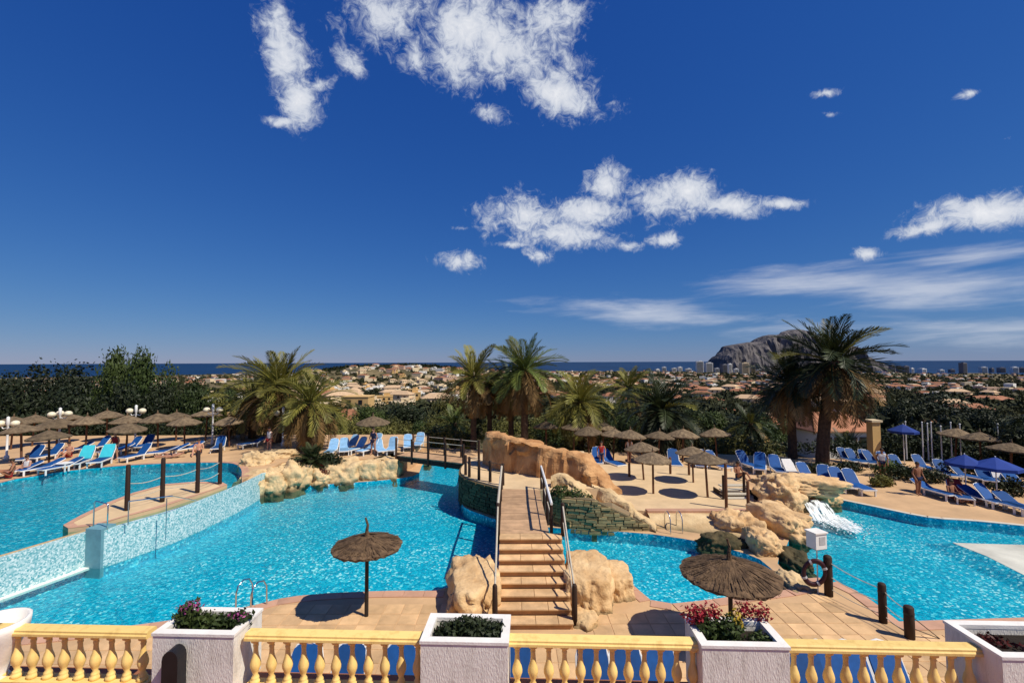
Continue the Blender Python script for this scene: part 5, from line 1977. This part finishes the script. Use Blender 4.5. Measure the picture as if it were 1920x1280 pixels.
for a in [(1690, 742, 62, 46, 0), (1745, 735, 62, 56, 1), (1805, 758, 56, 62, 0), (1862, 765, 52, 62, 1), (1915, 772, 48, 62, 0), (1965, 770, 46, 62, 1), (1625, 772, 70, 40, 0), (1905, 842, 37, 62, 1), (1840, 858, 38, 50, 0), (1965, 835, 38, 70, 0), (1720, 790, 55, 40, 1), (1945, 775, 28, 80, 0), (1985, 800, 30, 70, 0), (2060, 780, 27, 80, 1), (2120, 760, 22, 90, 0), (1700, 838, 37, 26, 1), (1770, 836, 36, 30, 0), (1650, 840, 38, 24, 0)]:  # the ones past the right edge of view are added to shade the deck
    tree_px(*a[:4], a[4], 'dense dark tree behind the right deck and flagpoles', 'dark trees on the right')


for i, (px, py, w_, h_, m_) in enumerate([(1668, 892, 1.3, .9, 'leaf_mid'), (1700, 898, 1.5, .8, 'leaf_dark'), (1745, 905, 1.3, .8, 'leaf_dark'), (1655, 912, .8, .6, 'leaf_olive'), (1800, 892, 1.6, 1.0, 'leaf_dark'), (1860, 896, 1.6, 1.1, 'leaf_dark'), (1900, 930, 1.2, .9, 'leaf_dark'), (1590, 884, 1.3, .6, 'leaf_dark'), (1540, 886, 1.2, .6, 'leaf_dark')]):
    p = P(px, py, 0)
    plant(('olive', 'mid green', 'dark')[('leaf_olive', 'leaf_mid', 'leaf_dark').index(m_)] + ' shrub in a bed among the blue sunbeds of the right deck', (p.x, p.y, 0), [(-w_ * .4, 0, h_ * .45, w_ * .5, w_ * .4, h_ * .5), (w_ * .35, .1, h_ * .4, w_ * .5, w_ * .4, h_ * .5), (0, 0, h_ * .7, w_ * .4, w_ * .4, h_ * .4)], 1100, .08, m_, 200 + i)['group'] = 'shrubs among the right deck sunbeds'


def hedge(name, label, pts, n, size, mat, seed):
    ell = []
    c0 = Vector(pts[0][:3])
    for x, y, z, rx, rz in pts:
        ell.append((x - c0.x, y - c0.y, z - c0.z + rz * .6, rx, rx * .7, rz))
    o = put(name, quads_mesh(name, leaf_cloud(n, ell, size, seed), mat), None, c0)
    return tag(o, label, 'hedge')


hp = []
for px in range(600, 900, 22):
    c_ = PD(px, 838, 38.3)
    hp.append((c_.x, c_.y, .2, 1.0, .75 + random.uniform(-.2, .35)))
hedge('hedge', 'green hedge along the far edge of the raised deck behind the pale sunbeds', hp, 5200, .13, 'leaf_olive', 71)
hp = []
for px in range(1000, 1450, 26):
    c_ = PD(px, 850, 36.6)
    hp.append((c_.x, c_.y, -.9, 1.2, 1.1 + random.uniform(-.3, .5)))
hedge('hedge', 'olive hedge along the far edge of the deck beyond the sand terrace', hp, 6200, .14, 'leaf_olive', 72)
hp = []
for px in range(1440, 2000, 28):
    c_ = PD(px, 860, 35.5 - (px - 1640) * .016)
    hp.append((c_.x, c_.y, -.4, 1.1, (.75 if px < 1650 else 1.2) + random.uniform(-.3, .5)))
hedge('hedge', 'dark hedge behind the flagpoles on the right deck', hp, 5200, .13, 'leaf_dark', 73)
hp = []
for px in range(-60, 480, 28):
    c_ = PD(px, 822, 38.2)
    hp.append((c_.x, c_.y, .6, 1.3, 1.2 + random.uniform(-.3, .5)))
hedge('hedge', 'dark hedge along the back of the raised deck on the left', hp, 6500, .13, 'leaf_dark', 74)


# ------------------------------------------------------------------ houses
def near_house(label, px0, px1, pyroof, pyeave, pybase, dist, wall, roof, nwin=3, cat='house', flat=False):
    a, c_ = PD(px0, pyeave, dist), PD(px1, pyeave, dist)
    gz = float(ground((a.x + c_.x) / 2, dist))
    W, D = c_.x - a.x, min(9.0, (c_.x - a.x) * .8)
    zb = min(gz, PD(px0, pybase, dist).z)
    H = a.z - zb
    hr_ = PD(px0, pyroof, dist).z - a.z
    t = thing('villa', label, cat, ((a.x + c_.x) / 2, dist + D / 2, zb))
    MB().box((0, 0, H / 2), (W, D, H)).obj('wall', wall, t)
    o_ = .35
    if flat:
        MB().box((0, 0, H + .15), (W + .3, D + .3, .3)).obj('roof', wall, t)
    else:
        b = MB()
        w2, d2, rl = W / 2 + o_, D / 2 + o_, W * .3
        hh = max(hr_ * 1.2, .8)
        b.add([(-w2, -d2, H), (w2, -d2, H), (w2, d2, H), (-w2, d2, H), (-rl, 0, H + hh), (rl, 0, H + hh), (-w2, -d2, H - .12), (w2, -d2, H - .12), (w2, d2, H - .12), (-w2, d2, H - .12)],
              [(0, 1, 5, 4), (1, 2, 5), (2, 3, 4, 5), (3, 0, 4), (6, 7, 1, 0), (7, 8, 2, 1), (8, 9, 3, 2), (9, 6, 0, 3), (9, 8, 7, 6)])
        rf = b.obj('roof', roof, t)
        MB().box((W * .2, .5, H + hh * .8), (.6, .6, 1.2)).obj('chimney', wall, rf)
    for k in range(nwin):
        x = (k + .5) / nwin * W * .86 - W * .43
        wz = H - 1.35
        wn_ = MB().box((x, -D / 2 - .02, wz), (1.15, .1, 1.35)).obj('window', 'shutter', t)
        MB().box((x, -D / 2 - .075, wz), (.9, .03, 1.1)).obj('pane', 'window_dark', wn_)
    return t


near_house('low house with a bright orange tiled roof behind the palms on the right', 1530, 1640, 782, 808, 850, 52, 'wall_white', 'roof_tile', 4)
near_house('pink-walled building with a terracotta roof behind the flagpoles', 1752, 1836, 792, 803, 850, 58, 'wall_pink', 'roof_tile', 3)
near_house('cream cottage with an orange roof below the brownish palm', 630, 668, 772, 790, 812, 75, 'wall_cream', 'roof_tile', 2)
near_house('white villa with terracotta roof half hidden by the garden trees', 735, 775, 770, 784, 812, 80, 'wall_white', 'roof_tile', 2)
near_house('ochre hut wall behind the left palms', 430, 478, 770, 778, 815, 44, 'wall_ochre', 'roof_pale', 1, flat=True)
near_house('ochre villa with a flat terrace beyond the olive trees', 640, 690, 738, 745, 775, 130, 'wall_ochre', 'roof_pale', 2, flat=True)
near_house('white villa with red roof between the palm trunks right of the clump', 1300, 1335, 790, 800, 830, 75, 'wall_white', 'roof_tile', 2)
near_house('pale villa with a long roof left of the dark palm', 1420, 1475, 786, 796, 825, 60, 'wall_cream', 'roof_tile', 3)
near_house('white bungalow below the open palm', 1110, 1150, 772, 780, 805, 90, 'wall_white', 'roof_tile', 2)
near_house('tan villa beyond the right garden trees', 1345, 1390, 768, 776, 800, 110, 'wall_pink', 'roof_tile', 2)


def house_mesh(seed, wall, roof, flat):
    g = random.Random(seed)
    b = MB()
    W, D, H = g.uniform(10, 15), g.uniform(8, 11), g.uniform(3.2, 6.4)
    b.box((0, 0, H / 2 - 1), (W, D, H + 2))
    x2 = g.choice((-1, 1)) * W * .42
    H2 = H * .6
    b.box((x2, -D * .35, H2 / 2 - 1), (W * .5, D * .7, H2 + 2))
    if flat:
        b.box((0, 0, H + .12), (W + .3, D + .3, .35))
        b.box((W * .15, 1, H + 1.0), (W * .35, D * .4, 1.9))
    b.cur = 1
    if not flat:
        o_ = .5
        w2, d2, hh = W / 2 + o_, D / 2 + o_, g.uniform(1.6, 2.4)
        rl = W * .25
        b.add([(-w2, -d2, H), (w2, -d2, H), (w2, d2, H), (-w2, d2, H), (-rl, 0, H + hh), (rl, 0, H + hh)], [(0, 1, 5, 4), (1, 2, 5), (2, 3, 4, 5), (3, 0, 4), (3, 2, 1, 0)])
        w3, d3 = W * .25 + .4, D * .35 + .4
        b.add([(x2 - w3, -D * .35 - d3, H2 + .04), (x2 + w3, -D * .35 - d3, H2 + .04), (x2 + w3, -D * .35 + d3, H2 + .9), (x2 - w3, -D * .35 + d3, H2 + .9)], [(0, 1, 2, 3)])
    b.cur = 2
    for k in range(3):
        x = (k - 1) * W * .3
        if abs(x - x2) > W * .26 or H > 5:
            b.box((x, -D / 2 - .02, H - 1.5), (1.4, .1, 1.3))
    for k in (-1, 1):
        b.box((x2 + k * W * .12, -D * .7 - .02, H2 - 1.3), (1.3, .1, 1.4))
    return b.mesh('house', [wall, roof, 'window_dark'])


HOUSES = []
specs = [('wall_cream', 'roof_tile', False, 'cream villa with terracotta roof'), ('wall_white', 'roof_tile', False, 'white villa with terracotta roof'), ('wall_white', 'roof_pale', True, 'white flat-roofed villa'),
         ('wall_cream', 'roof_pale', True, 'cream flat-roofed villa'), ('wall_ochre', 'roof_pale', False, 'ochre villa with pale tiled roof'), ('wall_pink', 'roof_tile', False, 'pinkish villa with terracotta roof'),
         ('wall_cream', 'roof_pale', False, 'cream villa with pale tiled roof'), ('wall_ochre', 'roof_tile', True, 'ochre flat-roofed villa')]
for i, (w_, r_, f_, lb) in enumerate(specs):
    HOUSES.append((house_mesh(80 + i, w_, r_, f_), lb))


def hits_near(px):
    return False


spots = []
g = random.Random(21)
tries = 0
while len(spots) < 300 and tries < 20000:
    tries += 1
    u = g.random()
    if u < .58:                                   # the bright hillside in the middle
        az, r_ = g.uniform(R(-27), R(-4)), 190 * (1150 / 190) ** g.random()
    elif u < .84:
        az, r_ = g.uniform(R(3), R(47)), 260 * (1300 / 260) ** g.random()
    else:
        az, r_ = g.uniform(R(-46), R(47)), 300 * (1500 / 300) ** g.random()
    x, y = r_ * math.sin(az), r_ * math.cos(az)
    if any((x - a) ** 2 + (y - c_) ** 2 < 19 ** 2 for a, c_, *_ in spots):
        continue
    spots.append((x, y, r_, az))
for x, y, r_, az in spots:
    rightside = az > R(2)
    k = g.choice((1, 5, 0, 5, 1, 2, 6)) if rightside else g.choice((0, 6, 3, 2, 3, 3, 4, 6, 7, 2, 6))
    me, lb = HOUSES[k]
    where = ' in the town right of the tall palms' if rightside else ' on the hillside between the palms'
    o = put('house', me, None, (x, y, float(ground(x, y)) + .4), g.uniform(-.7, .7) - az, g.uniform(.85, 1.15))
    tag(o, 'distant ' + lb + where, 'house', lb + 's' + where)

# farther houses and the woods, uncountable
def far_houses(n, seed):
    g = np.random.default_rng(seed)
    az = g.uniform(R(-48), R(50), n)
    r_ = 900 * (3900 / 900) ** g.random(n)
    x, y = r_ * np.sin(az), r_ * np.cos(az)
    z = ground(x, y)
    b = MB()
    for i in range(n):
        W, D, H = g.uniform(8, 22), g.uniform(8, 14), g.uniform(3.5, 8)
        if r_[i] > 2600 and az[i] > R(12):
            H *= g.uniform(1, 2.2)
        rz = g.uniform(-.6, .6)
        b.cur = int(g.choice([0, 0, 1, 1, 3]))
        b.box((x[i], y[i], z[i] + H / 2 - 1), (W, D, H + 2), rz)
        if g.random() < .6:
            b.cur = 2
            b.box((x[i], y[i], z[i] + H + 1.0), (W * 1.05, D * 1.05, 1.9), rz, top=.35)
    o = b.obj('far_houses', ['wall_white', 'wall_cream', 'roof_tile', 'wall_pink'])
    tag(o, 'countless small pale houses spread over the far coastal plain', 'houses', kind='stuff')


far_houses(1000, 5)


def far_woods(n, seed):
    g = np.random.default_rng(seed)
    az = g.uniform(R(-50), R(52), n)
    r_ = 55 * (3900 / 55) ** (g.random(n) ** .8)
    x, y = r_ * np.sin(az), r_ * np.cos(az)
    # clumps: keep where a slow pattern is high, more on the right
    pat = np.sin(x * .013 + 1.3) * np.cos(y * .011) + .6 * np.sin(x * .037 + y * .029) + g.normal(size=n) * .5
    keep = pat > np.where(az > R(2), -1.6, -.25)
    hs = np.array([(a, c_) for a, c_, *_ in spots])
    near = np.zeros(n, bool)
    for a, c_ in hs:
        fx, fy = a - math.copysign(0, a), c_
        d2 = (x - fx) ** 2 + (y - (fy - 5)) ** 2
        near |= d2 < 81
    keep &= ~near
    keep &= (r_ > 320) | ((r_ > 70) & (g.random(n) < .14))
    x, y, r_ = x[keep], y[keep], r_[keep]
    z = ground(x, y)
    out = []
    fine = [leaf_cloud(230, [(0, 0, .45, .55, .55, .4), (.3, .1, .4, .4, .4, .3), (-.3, -.2, .5, .4, .4, .35)], .085, 70 + i) for i in range(6)]
    base = [leaf_cloud(60, [(0, 0, .45, .55, .55, .4), (.3, .1, .4, .4, .4, .3), (-.3, -.2, .5, .4, .4, .35)], .22, 90 + i) for i in range(6)]
    for i in range(len(x)):
        s = g.uniform(3.2, 6.4) * (1 + .5 * (r_[i] > 1500))
        v = (fine if r_[i] < 320 else base)[i % 6] * np.array([s, s, s * g.uniform(.9, 1.3)]) + np.array([x[i], y[i], z[i] - .3])
        out.append(v)
    o = put('far_woods', quads_mesh('far_woods', np.concatenate(out), 'leaf_far'))
    tag(o, 'trees and scrub covering the slopes between the distant houses', 'woods', kind='stuff')
    return len(x)


far_woods(30000, 31)
# wooded crest on the middle hill
def crest():
    g = np.random.default_rng(8)
    out = []
    base = [leaf_cloud(70, [(0, 0, .45, .6, .6, .4), (.3, .1, .4, .4, .4, .3)], .22, 190 + i) for i in range(4)]
    for k in range(460):
        x = g.uniform(-560, -110)
        y = 1200 + g.uniform(-20, 110)
        s = g.uniform(9, 15)
        out.append(base[k % 4] * np.array([s, s, s]) + np.array([x, y, float(ground(x, y)) - .5]))
    o = put('pine_belt', quads_mesh('pine_belt', np.concatenate(out), 'leaf_dark'))
    tag(o, 'dark belt of pines along the crest of the middle hill', 'woods', kind='stuff')


crest()


# ------------------------------------------------------------------ towers
def tower(px0, px1, pytop, dist, mat, label, group):
    a, c_ = PD(px0, pytop, dist), PD(px1, pytop, dist)
    gz = float(ground(a.x, dist)) - 2
    W, H = c_.x - a.x, a.z - gz
    t = thing('tower_block', label, 'tower block', ((a.x + c_.x) / 2, dist, gz), random.uniform(-.3, .3), group)
    MB().box((0, 0, H / 2), (W * .95, W * .8, H)).obj('wall', mat, t)
    MB().box((W * .1, 0, H + 2.0), (W * .4, W * .4, 4)).obj('roof_house', mat, t)
    fl = int(H / 6)
    b = MB()
    for k in range(1, fl):
        b.box((0, -W * .4 - .25, k * H / fl), (W * .8, .4, H / fl * .42))
    b.obj('window_band', 'window_dark', t)
    b = MB()
    for k in range(1, fl):
        b.box((0, -W * .4 - .9, k * H / fl - H / fl * .3), (W * .85, 1.6, H / fl * .16))
    b.obj('balcony', mat, t)


for a in [(1241, 1249, 688, 3300, 'tower_white'), (1259, 1268, 690, 3500, 'tower_white'), (1270, 1278, 688, 3600, 'tower_white'), (1305, 1318, 677, 3000, 'tower_white'), (1322, 1335, 680, 3100, 'tower_white'), (1340, 1348, 690, 3300, 'tower_white'),
          (1352, 1362, 683, 2900, 'tower_dark'), (1364, 1371, 682, 3000, 'tower_white'), (1376, 1384, 691, 3100, 'tower_white'), (1388, 1402, 680, 2800, 'tower_tan'), (1406, 1415, 686, 3000, 'tower_tan'), (1285, 1296, 691, 3400, 'tower_white'), (1418, 1426, 692, 3200, 'tower_white'), (1228, 1236, 692, 3500, 'tower_white')]:
    kind = {'tower_white': 'white', 'tower_dark': 'dark grey', 'tower_tan': 'tan'}[a[4]]
    tower(*a[:5], kind + ' high-rise block on the coast below the great rock', kind + ' towers below the rock')
for a in [(1668, 1676, 684, 3300, 'tower_dark'), (1682, 1690, 686, 3300, 'tower_dark'), (1693, 1702, 686, 3200, 'tower_dark'), (1706, 1712, 690, 3300, 'tower_white'), (1722, 1734, 691, 3400, 'tower_white'), (1800, 1810, 680, 3000, 'tower_dark'), (1838, 1848, 688, 3200, 'tower_white'), (1856, 1862, 690, 3300, 'tower_dark'), (1872, 1882, 689, 3200, 'tower_dark'), (1896, 1906, 688, 3100, 'tower_white'), (1910, 1918, 689, 3200, 'tower_dark'), (1760, 1768, 693, 3400, 'tower_white'), (1780, 1788, 692, 3300, 'tower_dark')]:
    kind = {'tower_white': 'pale', 'tower_dark': 'dark'}[a[4]]
    tower(*a[:5], kind + ' high-rise block on the coast right of the big date palm', kind + ' towers on the right coast')


# ------------------------------------------------------------------ people
def person(label, loc, rz, pose, skin, top=None, bottom='cloth_navy', scale=1.0):
    t = thing('person', label, 'person', loc, rz)
    # joints: x right, y forward, z up (standing, 1.72 m)
    if pose == 'stand':
        J = dict(pel=(0, 0, .93), chest=(0, .0, 1.25), neck=(0, .0, 1.45), hip=.1, head=(0, .02, 1.60), top=(0, .01, 1.70))
        arms = [[(s * .19, 0, 1.40), (s * .27, -.02, 1.13), (s * .25, .12, .90), (s * .24, .18, .82)] for s in (-1, 1)]
        legs = [[(s * .1, 0, .88), (s * .11, .03 * s + .02, .48), (s * .11, -.02 + .05 * s, .09), (s * .12, .13 + .05 * s, .04)] for s in (-1, 1)]
    elif pose == 'lie':
        z = .14
        J = dict(pel=(0, 0, z), chest=(0, -.3, z + .05), neck=(0, -.52, z + .1), hip=.1, head=(0, -.66, z + .14), top=(0, -.77, z + .16))
        arms = [[(s * .19, -.45, z + .06), (s * .30, -.2, z), (s * .32, .05, z - .02), (s * .32, .14, z - .02)] for s in (-1, 1)]
        legs = [[(s * .1, .05, z), (s * .12, .45, z + (.18 if s > 0 else .02)), (s * .11, .82, z - .04), (s * .11, .86, z + .1)] for s in (-1, 1)]
    else:
        z = .2
        J = dict(pel=(0, 0, z), chest=(0, -.08, z + .32), neck=(0, -.07, z + .53), hip=.1, head=(0, -.02, z + .68), top=(0, -.02, z + .79))
        arms = [[(s * .19, -.08, z + .48), (s * .28, .02, z + .2), (s * .2, .26, z + .22), (s * .17, .34, z + .24)] for s in (-1, 1)]
        legs = [[(s * .1, .06, z), (s * .16, .42, z + .24), (s * .14, .74, z - .1), (s * .14, .86, z - .12)] for s in (-1, 1)]
    vs, es, rs = [], [], []

    def v(p, r_, prev=None):
        vs.append(p)
        rs.append(r_)
        if prev is not None:
            es.append((prev, len(vs) - 1))
        return len(vs) - 1
    pe = v(J['pel'], .125)
    ch = v(J['chest'], .135, pe)
    nk = v(J['neck'], .055, ch)
    hd = v(J['head'], .088, nk)
    v(J['top'], .06, hd)
    for A_ in arms:
        a = v(A_[0], .055, ch)
        a = v(A_[1], .04, a)
        a = v(A_[2], .03, a)
        w_ = v(A_[3], .026, a)
        d = (Vector(A_[3]) - Vector(A_[2])).normalized()
        sd = d.orthogonal().normalized()
        up = d.cross(sd)
        for k in range(5):
            off = (k - 2) * .014
            ln = (.05, .075, .085, .08, .06)[k]
            q = Vector(A_[3]) + sd * off + d * (.03 if k else .0) + (up * .015 if k == 0 else Vector())
            f1 = v(q + d * ln * .5 + sd * off * .5, .009, w_)
            v(q + d * ln + up * .012 + sd * off * .5, .007, f1)
    for L_ in legs:
        a = v(L_[0], .085, pe)
        a = v(L_[1], .06, a)
        a = v(L_[2], .042, a)
        v(L_[3], .035, a)

    def skin_obj(name, idx, extra, mat, par):
        me = bpy.data.meshes.new(name)
        mp = {o_: i for i, o_ in enumerate(idx)}
        me.from_pydata([vs[i] for i in idx], [(mp[a], mp[c_]) for a, c_ in es if a in mp and c_ in mp], [])
        me.materials.append(MAT[mat])
        ob = put(name, me, par)
        ob.modifiers.new('skin', 'SKIN')
        for i, o_ in enumerate(idx):
            sv = me.skin_vertices[0].data[i]
            sv.radius = (rs[o_] + extra, (rs[o_] * .8 if o_ in (pe, ch) else rs[o_]) + extra)
            sv.use_root = i == 0
        sb = ob.modifiers.new('smooth', 'SUBSURF')
        sb.levels = sb.render_levels = 1
        return ob
    body = skin_obj('body', list(range(len(vs))), 0, skin, t)
    la = [i for i in range(len(vs))]
    leg_first = [c_ for a, c_ in es if a == pe and c_ != ch]
    skin_obj('shorts', [pe] + leg_first, .022, bottom, t)
    if top:
        arm_first = [c_ for a, c_ in es if a == ch and c_ not in (nk,)]
        arm_first = [i for i in arm_first if i != pe]
        skin_obj('shirt', [pe, ch] + arm_first, .02, top, t)
    h_ = Vector(J['head'])
    tp = Vector(J['top'])
    d = (tp - h_).normalized()
    b = MB()
    pr_ = [(max(.004, .098 * math.sin(q)), .1 * math.cos(q)) for q in np.linspace(math.pi * .62, 0, 7)]
    b.lathe(pr_, 12)
    hair = b.obj('hair', 'hair', t, True)
    hair.location = h_ + d * .035 + Vector((0, -.015, 0))
    hair.rotation_euler = d.to_track_quat('Z', 'Y').to_euler()
    f = MB()
    fy = Vector((0, 1, 0)) if pose != 'lie' else Vector((0, 0, 1))
    fz = d
    fx = Vector((1, 0, 0))
    for s in (-1, 1):
        c_ = h_ + fx * .033 * s + fy * .082 + fz * .01
        f.cyl(c_, c_ + fy * .008, .01, n=6)
        e_ = h_ + fx * .09 * s
        f.cyl(e_ - fx * .008 * s, e_ + fx * .012 * s, .022, n=8)
    f.cyl(h_ + fy * .08 + fz * .0, h_ + fy * .108 - fz * .022, .010, .016, n=6)
    f.cyl(h_ - fx * .025 + fy * .082 - fz * .045, h_ + fx * .025 + fy * .082 - fz * .045, .007, n=6)
    f.obj('face_features', skin, t)
    t.scale = (scale,) * 3
    return t


person('person in a white shirt standing on the bank among the palms', P(505, 850, Z_UP), R(150), 'stand', 'skin', 'cloth_white', 'cloth_red')
person('sunbather in red swimwear sitting at the far end of the left pool', P(20, 896, Z_UP), R(140), 'sit', 'skin_tan', None, 'cloth_red')
person('sunbather lying on the paving at the left pool by the post lamps', P(322, 858, Z_UP), R(110), 'lie', 'skin', None, 'cloth_navy')
person('tanned sunbather sitting on the left pool edge among umbrellas', P(372, 852, Z_UP), R(200), 'sit', 'skin', None, 'cloth_navy')
person('sunbather in white sitting beside the dark-blue sunbeds on the left', P(48, 888, Z_UP), R(170), 'sit', 'skin', 'cloth_white', 'cloth_red')
person('tanned sunbather sitting by the blue sunbeds under the dark trees', P(1786, 936, 0), R(190), 'sit', 'skin_tan', None, 'cloth_red')
person('sunbather lying on the right deck between the blue sunbeds', P(1822, 941, 0), R(100), 'lie', 'skin', None, 'cloth_navy')
person('person standing under the umbrellas beyond the rock wall', P(1128, 876, 0), R(170), 'stand', 'skin', 'cloth_red', 'cloth_navy')
person('person in a white shirt standing before the hedge beyond the sand terrace', P(1180, 866, 0), R(190), 'stand', 'skin', 'cloth_white', 'cloth_navy')
for label, px, py, z, rz, pose, sk, tp, bt in [
        ('person in navy standing between the pale sunbeds behind the boulders', 700, 852, Z_UP, 160, 'stand', 'skin', 'cloth_navy', 'cloth_navy'),
        ('sunbather sitting on the sand terrace edge near the wooden steps', 1385, 898, Z_TERR, 200, 'sit', 'skin_tan', None, 'cloth_navy'),
        ('person in white walking behind the row of blue sunbeds', 1655, 894, 0, 150, 'stand', 'skin_tan', 'cloth_white', 'cloth_navy'),
        ('person in red standing under the umbrellas beside the turquoise towels', 215, 862, Z_UP, 170, 'stand', 'skin', 'cloth_red', 'cloth_white'),
        ('sunbather sitting in the shade beside the three-globe lamp post', 128, 858, Z_UP, 190, 'sit', 'skin', None, 'cloth_red'),
        ('bather in dark shorts standing at the far edge of the right pool', 1722, 928, 0, 185, 'stand', 'skin_tan', None, 'cloth_navy')]:
    person(label, P(px, py, z), R(rz), pose, sk, tp, bt)
